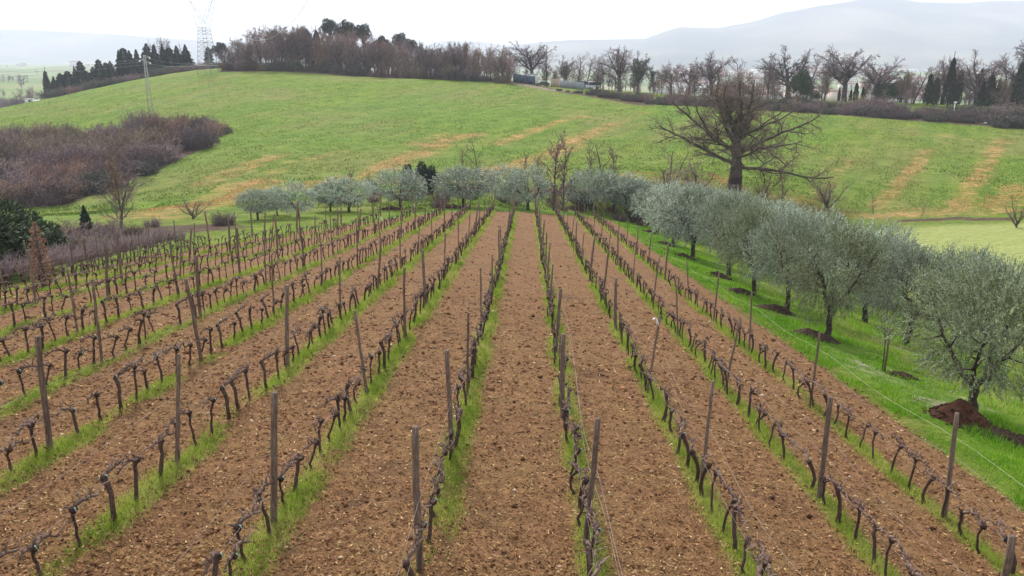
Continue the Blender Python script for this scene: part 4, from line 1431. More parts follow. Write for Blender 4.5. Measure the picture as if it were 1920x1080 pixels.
# second and third rows to the right
for (u, Y, vt, lab) in [(1700, 39, 452, 'olive tree behind the young staked sapling in the second grove row'), (1850, 33, 470, 'olive tree behind the nearest olive at the right edge'),
                        (1620, 47, 425, 'olive tree left of the pale meadow in the second grove row'), (1560, 56, 405, 'olive tree in the second grove row behind the third front olive'),
                        (1500, 65, 388, 'rounded olive in the second grove row behind the fourth front olive'), (1440, 75, 372, 'olive in the second grove row behind the fifth front olive'),
                        (1395, 86, 358, 'olive in the second grove row below the big bare oak'), (1345, 93, 350, 'olive just left of the big bare oak in the second grove row'),
                        (1640, 62, 412, 'outer olive in the third grove row beside the pale meadow'), (1545, 76, 392, 'outer olive in the third grove row left of the meadow ditch'), (1470, 90, 372, 'outer olive in the third grove row right of the big bare oak'),
                        (1790, 47, 455, 'outer olive in front of the pale meadow at the right'), (1290, 96, 338, 'olive behind the far end of the grove row, left of the big oak')]:
    p = atY(u, Y)
    pr = ol_near[1] if Y < 50 else ol_far[int(Y) % 4]
    pr.put(p, lab, h_to(p, vt) * .93, OG, width=.76)
# the line closing the far ends of the rows
for i, (u, v, vt, wd, lab) in enumerate([(990, 394, 316, 1.05, 'round olive with dark trunk at the far end of the centre aisle'), (870, 388, 318, 1.25, 'wide olive with several stems left of the round olive at row ends'),
                                (752, 391, 320, 1.25, 'olive below the dark evergreen bushes at the far row ends'), (655, 398, 334, 1.2, 'olive third from the left end of the line closing the rows'),
                                (560, 408, 346, 1.15, 'olive second from the left end of the line closing the rows'), (484, 412, 358, .95, 'leftmost small olive at the end of the left rows'),
                                (1100, 391, 320, 1.15, 'olive just right of the centre aisle at the far row ends'), (1150, 396, 322, 1.1, 'olive second right of the centre aisle at the far row ends'), (955, 384, 312, .8, 'small olive half hidden behind the round centre olive'),
                                (620, 396, 345, 1.0, 'low olive filling the gap in the left part of the closing line'), (520, 404, 356, .95, 'low olive next to the leftmost one at the end of left rows')]):
    p = at(u, v)
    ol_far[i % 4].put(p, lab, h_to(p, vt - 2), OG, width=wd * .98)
    if u in (752, 870, 1100): mound(at(u - 18, v + 2), 1.0, .35, 'manure', {752: 'dark mound under the olive below the evergreen bushes', 870: 'dark mound under the many-stemmed olive at row ends', 1100: 'dark mound under the olive right of the centre aisle'}[u], 930 + i, 1.3)

# young sapling with stake
p = at(1658, 697)
g1 = Geo(); g1.add(*path_tube([(0, 0, -.1), (0.01, 0, .8), (0, .01, 1.75)], [.04, .038, .034], 8, .05, rng))
g2 = Geo(); g2.add(*path_tube([(-.07, .02, 0), (-.08, .02, .8), (-.14, 0, 1.4), (-.25, .0, 2.0)], [.022, .02, .014, .006], 6))
for a, z0, L in [(0, 1.2, .7), (2.2, 1.3, .8), (4, 1.1, .6), (5.2, 1.4, .7), (1.1, 1.5, .6), (3.3, 1.5, .7)]:
    g2.add(*path_tube([(-.1, .01, z0), (-.1 + .2 * math.cos(a), .2 * math.sin(a), z0 + .35 * L), (-.1 + .32 * math.cos(a), .32 * math.sin(a), z0 + L)], [.010, .007, .004], 4))
o = thing('staked_sapling', 'thin young olive sapling tied to a wooden stake between the grove trees', 'sapling', p)
obj('stake', g1.mesh('stake', True), M['post'], o); obj('stem', g2.mesh('stem', True), M['olive_bark'], o)
rg = np.random.default_rng(5)
a = rg.uniform(0, 6.28, 420); zz = rg.uniform(1.2, 2.1, 420); rr_ = rg.uniform(.05, .45, 420)
obj('leaves', leaf_cloud('sapling_leaves', np.stack([-.1 + rr_ * np.cos(a), rr_ * np.sin(a), zz], 1), rg.normal(size=(420, 3)) + [0, 0, .6], .075, .022, 'olive_leaf', rg), None, o)
mound(at(1692, 706), .5, .14, 'manure', 'small dark earth patch beside the staked sapling', 950, 1.3)

# loose pale stones along the track in the grove
for i in range(24):
    u, v = [(1490 + 400 * f, 598 + 195 * f) for f in [rg.uniform()]][0]
    p = at(u + rg.normal(0, 14), v + rg.normal(0, 4)); r0 = rg.uniform(.03, .07)
    me = mesh_np('stone', oct_v * r0 * rg.uniform(.6, 1.3, (6, 1)) * [1.2, 1, .5], oct_f)
    tag(obj('stone', me, M['stone'], None, (p.x, p.y, p.z + r0 * .2)), 'pale stone lying in the grassy track through the olive grove', 'stone', 'pale stones in the grove track')

# ------------------------------------------------------------------ the big oak
lvl = [dict(steps=9, kids=11, len=.40, ang=46, wig=.13, trop=.03, rr=.52, frm=.2, tap=.25), dict(steps=6, kids=8, len=.50, ang=42, wig=.19, trop=.01, rr=.5, frm=.15, tap=.35),
       dict(steps=4, kids=5, len=.6, ang=40, wig=.22, trop=-.01, rr=.6, frm=.1, tap=.45), dict(steps=3, wig=.24, trop=-.02, tap=.5)]
parts_ = []
for j, (z0, az, el, L, r0) in enumerate([(3.0, 5, 6, 10.5, .24), (3.6, 178, 16, 10.0, .26), (3.9, 95, 18, 9, .22), (4.2, 265, 14, 9, .22), (4.6, 35, 30, 10, .26), (5.0, 150, 32, 10, .28), (5.1, 215, 36, 9.5, .24),
                                         (5.3, 325, 34, 9.5, .24), (5.9, 80, 48, 8.5, .24), (6.0, 195, 50, 8.5, .26), (6.3, 15, 54, 8.5, .26), (6.5, 290, 60, 8, .22), (6.8, 130, 66, 8, .22), (7.0, 340, 76, 7.5, .22), (7.0, 230, 78, 7.5, .20)]):
    a_, e_ = math.radians(az), math.radians(el)
    G = grow_tree(950 + j, lvl, L, r0, start=(.12 * math.cos(a_), .12 * math.sin(a_), z0), d0=(math.cos(a_) * math.cos(e_), math.sin(a_) * math.cos(e_), math.sin(e_)), minr=.017)
    G[:, 8] += 1
    parts_.append(G)
q = np.linspace(0, 1, 9)
tz = -.4 + 7.8 * q
tx, ty = .12 * np.sin(q * 5), .1 * np.cos(q * 4) - .1
tr_ = .92 - .55 * q ** .8; tr_[0] = 1.15
parts_.append(np.array([(tx[i], ty[i], tz[i], tx[i + 1], ty[i + 1], tz[i + 1], tr_[i], tr_[i + 1], 0) for i in range(8)]))
S = np.concatenate(parts_)
g1, g2 = split_tree(S, 2)
m1 = g1.mesh('oak_trunk', True); m1.materials.append(M['oak_bark'])
m2 = g2.mesh('oak_crown', True); m2.materials.append(M['oak_twig'])
big_oak = Proto('big_bare_oak', 'tree', [('trunk', m1), ('crown', m2)], float(S[:, 5].max()))
p = atY(1375, 112)
big_oak.put(p, 'huge leafless spreading oak rising behind the olive grove', h_to(p, 128), None, width=1.2, rz=0.0)

# ------------------------------------------------------------------ trees and shrubs along the valley bottom
sapl = []
for k in range(2):
    lv = [dict(steps=6, kids=12, len=.34, ang=42, wig=.05, rr=.45, frm=.2, tap=.25, trop=.05), dict(steps=3, kids=5, len=.5, ang=38, wig=.16, trop=.1, rr=.6, frm=.2, tap=.5), dict(steps=2, wig=.2, tap=.6)]
    sapl.append(bare_proto('young_bare_tree', 120 + k, lv, 5.0, .07, 'bark', 'twig_tan' if k else 'twig', 1, minr=.014, extra=(lambda S: dead_leaves(S, 350, .11, lev=1)) if k else None))
vase = []
for k in range(2):
    lv = [dict(steps=2, kids=7, len=3.6, ang=30, wig=.05, rr=.62, frm=.4, tap=.9), dict(steps=6, kids=8, len=.42, ang=34, wig=.12, trop=.06, rr=.5, frm=.2, tap=.25), dict(steps=4, kids=5, len=.5, ang=36, wig=.18, trop=.05, rr=.6, frm=.2, tap=.4), dict(steps=2, wig=.2, tap=.5)]
    vase.append(bare_proto('vase_shaped_bare_tree', 130 + k, lv, 1.0, .11, 'bark', 'twig_tan', 1, minr=.013))
leafy = []
for k in range(2):
    lv = [dict(steps=6, kids=16, len=.36, ang=34, wig=.05, rr=.45, frm=.1, tap=.25, trop=.06), dict(steps=4, kids=6, len=.5, ang=34, wig=.16, trop=.12, rr=.55, frm=.2, tap=.4), dict(steps=2, wig=.2, tap=.5)]
    leafy.append(bare_proto('brown_leaved_tree', 140 + k, lv, 6.0, .10, 'bark', 'twig', 1, minr=.018, extra=lambda S: dead_leaves(S, 1300, .12, 'twig_red', 1)))
VG = 'small trees along the ditch below the hill'
for (pr, u, Y, vt, lab, wd) in [
    (sapl[0], 902, 103, 246, 'thin bare sapling on the hillside above the wide many-stemmed olive', 1.2), (sapl[1], 866, 104, 268, 'small bare sapling left of the taller one above the olives', 1.0),
    (leafy[0], 1038, 97, 238, 'dark twiggy brown tree right of the round centre olive', 1.0), (leafy[1], 1058, 98, 262, 'second twiggy brown tree right of the round centre olive', 1.0),
    (sapl[0], 1128, 108, 250, 'slender bare tree above the olives right of the centre aisle', 1.5), (leafy[1], 1106, 108, 268, 'pale twiggy tree left of the slender bare tree above olives', .9),
    (leafy[0], 1150, 109, 265, 'pale twiggy tree right of the slender bare tree above olives', .9), (leafy[0], 1010, 106, 285, 'short twiggy bush behind the round centre olive', 1.0), (leafy[1], 985, 108, 280, 'thin russet bush behind the round centre olive', .8),
    (vase[0], 1248, 105, 262, 'broad tan leafless tree just left of the big oak', 1.3), (vase[1], 1305, 108, 285, 'tan leafless tree half hidden behind the big oak', 1.2),
    (vase[1], 1550, 106, 318, 'vase-shaped bare tree at the foot of the right slope', 1.25), (sapl[1], 1466, 107, 300, 'bare sapling just right of the big oak trunk', 1.2), (vase[0], 1430, 108, 318, 'low tan thicket right of the big oak trunk', 1.1),
    (sapl[1], 1637, 103, 362, 'tiny leafless sapling by the ditch on the right slope', 1.2), (sapl[0], 1727, 99, 375, 'small leafless sapling above the meadow ditch', 1.2),
    (vase[0], 1906, 90, 362, 'greyish leafless tree at the right edge of the meadow', 1.0), (leafy[0], 660, 98, 312, 'brown bush on the slope left of the dark evergreen bushes', 1.2), (leafy[1], 690, 99, 322, 'low brown bush beside the dark evergreen bushes', 1.2),
]:
    p = atY(u, Y)
    pr.put(p, lab, h_to(p, vt), VG, width=wd)
for (u, Y, vt, lab) in [(765, 97, 303, 'leftmost dark evergreen bush behind the olives'), (792, 97, 297, 'middle dark evergreen bush behind the olives'), (812, 97, 306, 'rightmost dark evergreen bush behind the olives'), (697, 99, 335, 'small dark evergreen bush left of the trio')]:
    p = atY(u, Y)
    darkb[0].put(p, lab, h_to(p, vt), 'dark evergreen bushes behind the olives', width=.75)
# low brush under the line of olives
rg = np.random.default_rng(71)
for i in range(30):
    u = rg.uniform(700, 1340); Y = rg.uniform(97, 107) if u > 850 else rg.uniform(86, 100)
    if u < 650: Y = rg.uniform(66, 84)
    p = atY(u, Y)
    pr = [sh_purple[i % 3], sh_tan[i % 2], sh_bram[i % 2], sh_red[0]][rg.integers(0, 4)]
    pr.put(p, '%s low along the ditch behind the line of olives' % {'leafless_shrub': 'purple-brown leafless shrub', 'tan_shrub': 'tan leafless shrub', 'bramble_bush': 'dull green bramble bush', 'russet_shrub': 'russet twiggy shrub'}[pr.name], rg.uniform(.8, 1.4), 'brush along the ditch')

# left edge of the vineyard
for (pr, u, Y, vt, lab, wd, cat) in [
    (slims[0], 228, 62, 298, 'tall leafless tree with pinkish twigs left of the vineyard', 1.5, None), (vase[1], 362, 74, 362, 'low spreading leafless tree beyond the left vine rows', 1.5, None),
    (holm[0], 18, 43, 368, 'dark green bush in the left corner beyond the vines', 1.2, None), (holm[1], 62, 46, 388, 'dark green bush right of the corner bush beyond the vines', 1.1, None), (holm[0], -40, 40, 362, 'dark green bush cut by the left edge of the picture', 1.2, None),
    (con[0], 165, 58, 384, 'small green fir beyond the left vine rows', 1.0, None), (sh_purple[0], 130, 55, 415, 'grey leafless shrub left of the small green fir', 1.3, None), (sh_purple[1], 200, 60, 412, 'grey leafless shrub right of the small green fir', 1.3, None),
    (sh_purple[2], 285, 66, 408, 'leafless shrub right of the tall pinkish-twigged tree', 1.2, None), (sh_tan[0], 105, 50, 425, 'low tan thicket beside the dark green bushes', 1.4, None), (sh_tan[1], 250, 60, 418, 'low tan thicket at the foot of the tall leafless tree', 1.2, None),
    (sh_purple[0], 420, 68, 396, 'purple-brown shrub left of the leftmost olive', 1.1, None), (woods[4], 226, 92, 296, 'pinkish-tan leafless tree at the front of the scrubby hollow', 1.1, None)]:
    p = atY(u, Y)
    pr.put(p, lab, h_to(p, vt), None, width=wd)
# dry brown conifer
dryc = cone_tree('dead_conifer', 260, 3.2, .8, 1100, 'dead_leaf', lambda q: (1 - q) ** .6 * (.5 + .5 * np.sin(q * 20) ** 2), .2, .3)
p = atY(84, 33); dryc.put(p, 'rust-brown dead conifer behind the leftmost vine rows', h_to(p, 412), width=.85)

# unpruned vines beyond the left rows
def cane_vine(seed):
    rg = np.random.default_rng(seed); S = []
    g1 = Geo(); g1.add(*path_tube([(0, 0, -.05), (.03, 0, .35), (0, .05, .75)], [.045, .036, .04], 6, .15, rg), a=.4)
    for i in range(80):
        y0 = rg.uniform(-.5, .5); a = rg.uniform(0, 6.28)
        P0 = np.array([0, y0, .72]); d = np.array([rg.normal(0, .22), rg.normal(0, .35), 1.0]); L = rg.uniform(.5, 1.15)
        P1 = P0 + d * L * .5; P2 = P0 + d * L + [rg.normal(0, .12), rg.normal(0, .2), -.08]
        S.append((*P0, *P1, .006, .005)); S.append((*P1, *P2, .005, .004))
    g1.add(*path_tube([(0, -.5, .70), (0, 0, .76), (0, .5, .70)], [.016, .024, .016], 5), a=.5)
    g2 = Geo(); S = np.array(S); S[:, 6:8] *= 1.9
    V, F = seg_tubes(S, 3); g2.add(V, F, np.repeat(np.clip(rg.normal(.5, .25, len(S)), 0, 1), 6))
    a, b_ = g1.mesh('unpruned_trunk', True), g2.mesh('canes', True)
    a.materials.append(M['vine_wood']); b_.materials.append(M['cane'])
    return Proto('unpruned_vine', 'vine', [('trunk', a), ('canes', b_)], 1.7)


cv = [cane_vine(600 + k) for k in range(5)]
rg = np.random.default_rng(66)
for n in (-11, -12, -13):
    t = row_t(n)
    for j, s in enumerate(np.arange(31, 56, 1.0)):
        x, y = xy_of(s + rg.normal(0, .08), t + rg.normal(0, .04)); z = gz(x, y)
        if project(x, y, z)[0] < -30: continue
        cv[rg.integers(0, 5)].put((x, y, z), 'unpruned vine with a haze of mauve canes in the %s unpruned row' % ordn(-n - 11), 1.55 * rg.uniform(.85, 1.15), 'unpruned vines at the left edge', rz=-PHI + rg.normal(0, .1), sink=0)
    for j, s in enumerate(np.arange(32, 57, 5.4)):
        x, y = xy_of(s + rg.normal(0, .4), t); z = gz(x, y)
        if project(x, y, z)[0] < -10: continue
        o = obj('vine_post', slim[rg.integers(0, 5)], None, None, (x, y, z)); o.rotation_euler = (rg.normal(0, .05), rg.normal(.03, .07), 0)
        tag(o, 'thin stake, %s from the left, in the %s unpruned row at left edge' % (ordn(j), ordn(-n - 11)), 'post', 'vineyard posts')

# ------------------------------------------------------------------ scrub in the hollow on the left
rg = np.random.default_rng(72)
SG = 'shrubs in the scrubby hollow'
k = 0
while k < 190:
    u, v = rg.uniform(-60, 425), rg.uniform(236, 392)
    if not in_poly(np.array(u), np.array(v), HOL): continue
    p = at(u, v)
    bw = fbm(p.x / 14, p.y / 14, 404, 2)
    edge = in_poly(np.array(u + 30), np.array(v + 12), HOL)
    if not edge and k % 2: pr, nm, h = sh_bram[k % 2], 'dull dark bramble bush along the lower edge of the scrubby hollow', rg.uniform(1.4, 2.6)
    elif bw > .565: pr, nm, h = sh_tan[k % 2], 'pale tan leafless shrub in the scrubby hollow on the left', rg.uniform(3, 4.6)
    elif bw < .30: pr, nm, h = sh_red[0], 'russet leafless shrub in the scrubby hollow on the left', rg.uniform(2.6, 4)
    else: pr, nm, h = sh_purple[k % 3], 'purple-brown leafless shrub in the scrubby hollow on the left', rg.uniform(1.6, 4.8)
    if edge: nm = nm.replace('in the', 'in the upper part of the' if v < 300 else 'in the lower part of the')
    pr.put(p, nm, h, SG, width=rg.uniform(.85, 1.3)); k += 1
for (u, Y, vt, lab) in [(392, 150, 212, 'thin bare sapling at the right tip of the scrubby hollow'), (240, 160, 222, 'thin bare tree at the top edge of the scrubby hollow')]:
    p = atY(u, Y); slims[1].put(p, lab, h_to(p, vt), None, width=1.1)

# ------------------------------------------------------------------ wood on the crest
TOP = ([425, 445, 470, 500, 540, 580, 610, 640, 690, 712, 740, 770, 800, 830, 880, 930, 960], [88, 80, 60, 54, 52, 56, 58, 60, 66, 78, 80, 80, 82, 84, 84, 90, 96])
rg = np.random.default_rng(73)
k = 0
for dep, step in ((3, 15), (12, 14), (23, 14), (38, 16)):
    for u in np.arange(428, 965, step):
        uu = u + rg.normal(0, 5)
        vb = float(np.interp(uu, [420, 560, 700, 830, 930, 1000], [131, 131, 143, 148, 153, 162]))
        p0 = at(uu, vb + 1.5)
        p = atY(uu, min(p0.y, 290) + dep + rg.uniform(-2, 3))
        vt = float(np.interp(uu, *TOP)) - 12 + rg.uniform(0, 26)
        h = h_to(p, vt)
        if h < 3: continue
        pr = woods[rg.integers(0, 4)] if not (560 < uu < 900 and rg.uniform() < .36) else woods[4]
        if rg.uniform() < .22: pr = oaks[rg.integers(0, 4)]
        lab = {0: 'purple-brown leafless tree', 1: 'tan leafless tree', 2: 'rusty-leaved tree', 3: 'spreading bare oak', 4: 'dark mauve leafless tree'}[2 if pr is woods[4] else (1 if pr is woods[2] else (3 if pr in oaks else (4 if pr is woods[3] else 0)))] + ' in the %s rank of the wood' % {3: 'front', 12: 'second', 23: 'third', 38: 'back'}[dep]
        pr.put(p, lab, h, 'trees of the wood on the crest', width=rg.uniform(.75, 1.05)); k += 1
for (u, Y, vt, lab) in [(622, 305, 30, 'tall umbrella pine at the highest point of the wood'), (655, 308, 33, 'umbrella pine right of the tallest one in the wood'), (684, 305, 40, 'third umbrella pine rising above the wood'),
                        (718, 300, 62, 'small umbrella pine right of the three tall ones'), (752, 300, 57, 'umbrella pine above the reddish part of the wood'), (772, 302, 68, 'low umbrella pine at the right of the wood'), (520, 305, 52, 'umbrella pine in the left part of the wood'),
                        (575, 308, 48, 'umbrella pine left of the tallest one in the wood')]:
    p = atY(u, Y); pine[u % 2].put(p, lab, h_to(p, vt + 6), 'umbrella pines in the wood', width=.62)
for (u, Y, vt, lab) in [(597, 296, 46, 'narrow dark cypress inside the wood on the crest'), (585, 300, 60, 'shorter narrow cypress inside the wood on the crest')]:
    p = atY(u, Y); cyp[0].put(p, lab, h_to(p, vt), None)
# brush along the wood edge
for i, u in enumerate(np.arange(425, 950, 10)):
    vb = float(np.interp(u, [420, 560, 700, 830, 930, 1000], [131, 131, 143, 148, 153, 162]))
    p = at(u + rg.normal(0, 3), vb + 1.2); p = Vector((p.x, p.y + 1.5, gz(p.x, p.y + 1.5)))
    pr = [sh_purple[i % 3], sh_tan[1], sh_red[0], sh_bram[i % 2], sh_tan[0]][rg.integers(0, 5)]
    pr.put(p, '%s at the foot of the wood on the crest' % {'leafless_shrub': 'purple-brown leafless shrub', 'tan_shrub': 'tan leafless shrub', 'bramble_bush': 'dull green bramble bush', 'russet_shrub': 'russet twiggy shrub'}[pr.name], rg.uniform(1.2, 4.8), 'brush at the foot of the wood', width=1.0)

# ------------------------------------------------------------------ hedge and trees along the right field edge
HB = ([1040, 1100, 1210, 1350, 1500, 1700, 1920, 2000], [170, 178, 196, 202, 211, 225, 240, 246])
i = 0
for dep, hh in ((1.0, 1.4), (3.5, 2.2), (7.5, 2.4), (13, 2.4)):
    for u in np.arange(1052, 1960, 12):
        if u < 1110 and dep > 2: continue
        uu = u + rg.normal(0, 4)
        if rg.uniform() < .22: continue
        p = at(uu, float(np.interp(uu, *HB)) - .5)
        y = min(p.y, 262) + dep + rg.uniform(-.8, .8)
        p = atY(uu, y)
        pr = [sh_purple[i % 3], sh_bram[i % 2], sh_purple[(i + 2) % 3], sh_tan[i % 2] if dep > 5 else sh_bram[0], sh_red[0] if uu < 1500 and dep > 5 else sh_purple[0]][rg.integers(0, 5)]; i += 1
        pr.put(p, '%%s in the %s line of the field-edge hedge' % {1.0: 'front', 3.5: 'second', 7.5: 'third', 13: 'back'}[dep] % {'leafless_shrub': 'purple-brown leafless shrub', 'tan_shrub': 'tan leafless shrub', 'bramble_bush': 'dull green bramble bush', 'russet_shrub': 'russet twiggy shrub'}[pr.name],
               hh * rg.uniform(.3, 1.45) * (.65 + .6 * float(vnoise(uu / 45., dep, 808))) * (1 if uu > 1200 else (.75 if uu > 1110 else .5)), 'shrubs of the field-edge hedge', width=1.15)
HT = 'bare trees behind the field-edge hedge'
for (pr, u, Y, vt, wd, lab) in [
    (oaks[0], 997, 268, 74, 1.15, 'spreading bare oak above the blue panel fence'), (slims[1], 1024, 266, 92, 1.3, 'slim bare tree beside the dark parked car'), (oaks[1], 1058, 264, 104, .9, 'bare oak behind the wooden gate'), (slims[0], 1082, 262, 98, 1.3, 'bare tree in front of the grey panel fence'),
    (slims[2], 1098, 268, 106, 1.2, 'faint bare tree behind the grey panel fence'), (slims[1], 1118, 260, 104, 1.2, 'slim bare tree right of the grey panel fence'), (oaks[2], 1162, 254, 85, 1.15, 'twisting bare oak right of the grey fence'), (slims[0], 1226, 268, 118, 1.3, 'faint bare tree between the ivy-clad tree and the big oak'),
    (oaks[3], 1258, 272, 114, 1.0, 'faint bare oak left of the big oak crown'), (oaks[0], 1335, 245, 96, 1.15, 'bare oak showing above the left half of the big oak crown'), (slims[2], 1385, 248, 104, 1.4, 'bare tree showing above the big oak crown'), (oaks[2], 1292, 250, 118, 1.0, 'low bare oak left of the one above the big oak'),
    (slims[1], 1440, 240, 98, 1.3, 'slim bare tree right above the big oak crown'), (oaks[1], 1476, 238, 86, 1.2, 'well-shaped bare oak with clear trunk right of the big oak'), (slims[0], 1512, 232, 98, 1.2, 'bare tree leaning over the ivy-covered evergreen'), (oaks[3], 1582, 228, 84, 1.15, 'tall bare oak standing alone left of the cypresses'),
    (oaks[0], 1642, 224, 106, 1.05, 'bare oak with dark undergrowth left of the cypress rows'), (slims[2], 1712, 218, 122, 1.4, 'small bare tree just left of the first cypress'), (oaks[2], 1765, 222, 104, .9, 'bare oak behind the tallest cypress'), (oaks[1], 1828, 212, 94, 1.1, 'bare oak standing among the cypresses'),
    (slims[1], 1885, 214, 106, 1.4, 'bare tree behind the rightmost cypresses'), (oaks[3], 1922, 210, 76, 1.1, 'bare oak cut by the right edge of the picture'), (slims[2], 1686, 236, 130, 1.3, 'faint bare tree in front of the town'), (slims[0], 1545, 246, 120, 1.2, 'faint slim bare tree left of the tall lone oak'),
    (oaks[1], 1195, 252, 96, .8, 'bare tree clad in green ivy right of the twisting oak')]:
    p = atY(u, Y); o = pr.put(p, lab, h_to(p, vt) * 1.04, HT, width=wd * (1.12 if pr in oaks else 1.2))
    if 'ivy' in lab and 'clad' in lab:
        rg2 = np.random.default_rng(3); n_ = 1500
        tr = [c_ for c_ in o.children if c_.name.startswith('trunk')][0]
        vs = np.array([v_.co[:] for v_ in tr.data.vertices])
        vs = vs[vs[:, 2] < vs[:, 2].max() * .8]
        q = vs[rg2.integers(0, len(vs), n_)] + rg2.normal(0, .18, (n_, 3))
        obj('ivy', leaf_cloud('ivy', q, rg2.normal(size=(n_, 3)), .3, .22, 'ivy', rg2), None, o)
for i in range(150):
    u = rg.uniform(945, 1940) if i < 100 else rg.uniform(1105, 1460); Y = float(np.interp(u, [945, 1100, 1250, 1500, 1900], [272, 262, 236, 222, 200])) + rg.uniform(0, 30)
    p = atY(u, Y); pr = [woods[0], woods[1], woods[3], slims[0], slims[2], woods[2]][rg.integers(0, 6)]
    pr.put(p, 'small %s leafless tree in the belt behind the hedge %s' % ({'slender_bare_tree': 'slender'}.get(pr.name, 'mauve-brown'), 'near the yard' if u < 1200 else ('above the big oak' if u < 1520 else ('left of the cypresses' if u < 1730 else 'among the cypresses'))), h_to(p, (rg.uniform(108, 160) if i < 100 else rg.uniform(128, 168)) + (u - 945) * .02), 'small trees in the belt behind the hedge', width=rg.uniform(1.0, 1.4))
CG = 'cypresses along the right field edge'
for (u, Y, vb, vt, wd, lab) in [(1738, 216, 0, 130, 1.0, 'first cypress from the left in the cypress group'), (1751, 213, 0, 138, 1.1, 'broad cypress just right of the first one'), (1776, 211, 0, 96, .85, 'tallest narrow cypress of the left half of the group'), (1793, 214, 0, 122, .9, 'cypress right of the tallest narrow one'),
                                (1786, 222, 0, 118, .8, 'cypress half hidden behind the tallest narrow one'), (1838, 208, 0, 146, 1.1, 'short cypress right of the bare oak among cypresses'), (1853, 207, 0, 132, 1.15, 'broad cypress in the middle of the right half'), (1868, 212, 0, 140, .95, 'cypress left of the tall one near the right edge'),
                                (1876, 206, 0, 148, .9, 'short cypress at the foot of the tall right one'), (1903, 205, 0, 104, .9, 'tall cypress near the right edge of the picture'), (1917, 206, 0, 162, 1.3, 'squat cypress at the right edge of the picture'), (1832, 222, 0, 118, .7, 'thin cypress behind the bare oak among cypresses'),
                                (1572, 228, 0, 160, .8, 'small cypress left of the tall lone oak trunk'), (1603, 224, 0, 150, 1.1, 'dark small cypress right of the tall lone oak'), (1616, 226, 0, 158, .9, 'short cypress right of the dark small one'), (1594, 230, 0, 164, 1.0, 'lowest cypress beside the tall lone oak'), (1890, 226, 0, 135, .9, 'cypress behind the tall one near the right edge')]:
    p = atY(u, Y); cyp[(u + Y) % 3].put(p, lab, h_to(p, vt), CG, width=wd)
for (u, Y, vt, lab, wd) in [(1500, 231, 126, 'ivy-green evergreen tree right of the well-shaped bare oak', .75), (1682, 240, 148, 'round evergreen in front of the town', 1.3), (1655, 222, 152, 'evergreen mass under the bare oak by the cypresses', 1.2), (1528, 262, 168, 'hazy evergreen bush before the town', 1.0), (1836, 207, 186, 'low evergreen bush below the cypresses', 1.5)]:
    p = atY(u, Y); holm[u % 2].put(p, lab, h_to(p, vt), None, width=wd)
p = at(1876, 239); sh_bram[0].put(p, 'single round bush at the hedge foot near the right edge', 1.3, None)

# ------------------------------------------------------------------ conifers and trees on the left
KG = 'conifers on the left skyline'
for i, (u, vt, wd) in enumerate([(92, 126, .8), (106, 146, 1.2), (118, 140, 1.1), (132, 136, 1.1), (146, 126, .8), (157, 117, .9), (168, 138, 1.2), (180, 128, 1.0), (191, 114, .9), (204, 120, .8), (213, 117, .9),
                                 (230, 96, .7), (239, 93, .9), (250, 97, .8), (262, 95, .9), (275, 90, .6), (283, 84, .9), (295, 86, .9), (311, 85, .9), (323, 92, 1.1), (336, 88, 1.0), (353, 86, 1.3)]):
    p = atY(u, 318 + 6 * math.sin(i * 2.1))
    if u in (92, 275): cyp[1].put(p, 'narrow cypress-like conifer, %s from the left on the skyline row' % ordn(i), h_to(p, vt), KG, width=1.1)
    else: con[(i * 3 + i // 4) % 5].put(p, 'dark conifer, %s from the left on the skyline row' % ordn(i), h_to(p, vt - 3), KG, width=wd * 1.15)
p = atY(394, 312); con[1].put(p, 'dark conifer standing behind the big pylon', h_to(p, 88), KG, width=1.0)
for (u, vt, lab) in [(408, 86, 'small pine just right of the big pylon'), (419, 80, 'second small pine right of the big pylon')]:
    p = atY(u, 318); pine[0].put(p, lab, h_to(p, vt), None, width=.6)
for i, (u, Y, vt) in enumerate([(308, 350, 76), (318, 352, 68), (328, 350, 62), (336, 352, 66), (344, 350, 78), (322, 356, 72)]):
    p = atY(u, Y); slims[i % 3].put(p, 'pale bare poplar rising behind the skyline conifers', h_to(p, vt), 'bare poplars behind the conifers', width=.9)
for i, u in enumerate(np.arange(100, 430, 9)):
    vb = float(np.interp(u, [0, 100, 200, 420], [207, 188, 167, 132]))
    p = atY(u + rg.normal(0, 3), 306 - 3 * (i % 3))
    [sh_purple[i % 3], sh_purple[(i + 1) % 3], sh_red[0], sh_bram[0]][rg.integers(0, 4)].put(p, 'purple-grey shrub along the crest below the skyline conifers', rg.uniform(1.8, 3.2), 'shrubs below the conifers', width=1.3)
for i in range(40):
    u = rg.uniform(-30, 150); Y = rg.uniform(360, 620)
    p = atY(u, Y)
    pr = [woods[0], woods[1], woods[3], slims[1], woods[2]][rg.integers(0, 5)]
    pr.put(p, 'hazy leafless tree on the low ground at the far left', rg.uniform(6, 11), 'trees on the low ground at far left', width=1.2)
for i in range(36):
    u = rg.uniform(-30, 120); Y = rg.uniform(330, 520)
    p = atY(u, Y); sh_purple[i % 3].put(p, 'purple-brown thicket on the low ground at the far left', rg.uniform(3, 6), 'thickets on the low ground at far left', width=1.6)

# ------------------------------------------------------------------ pylons and lines
def beam(gg, a, b, r): gg.add(*path_tube([a, b], r, 4))


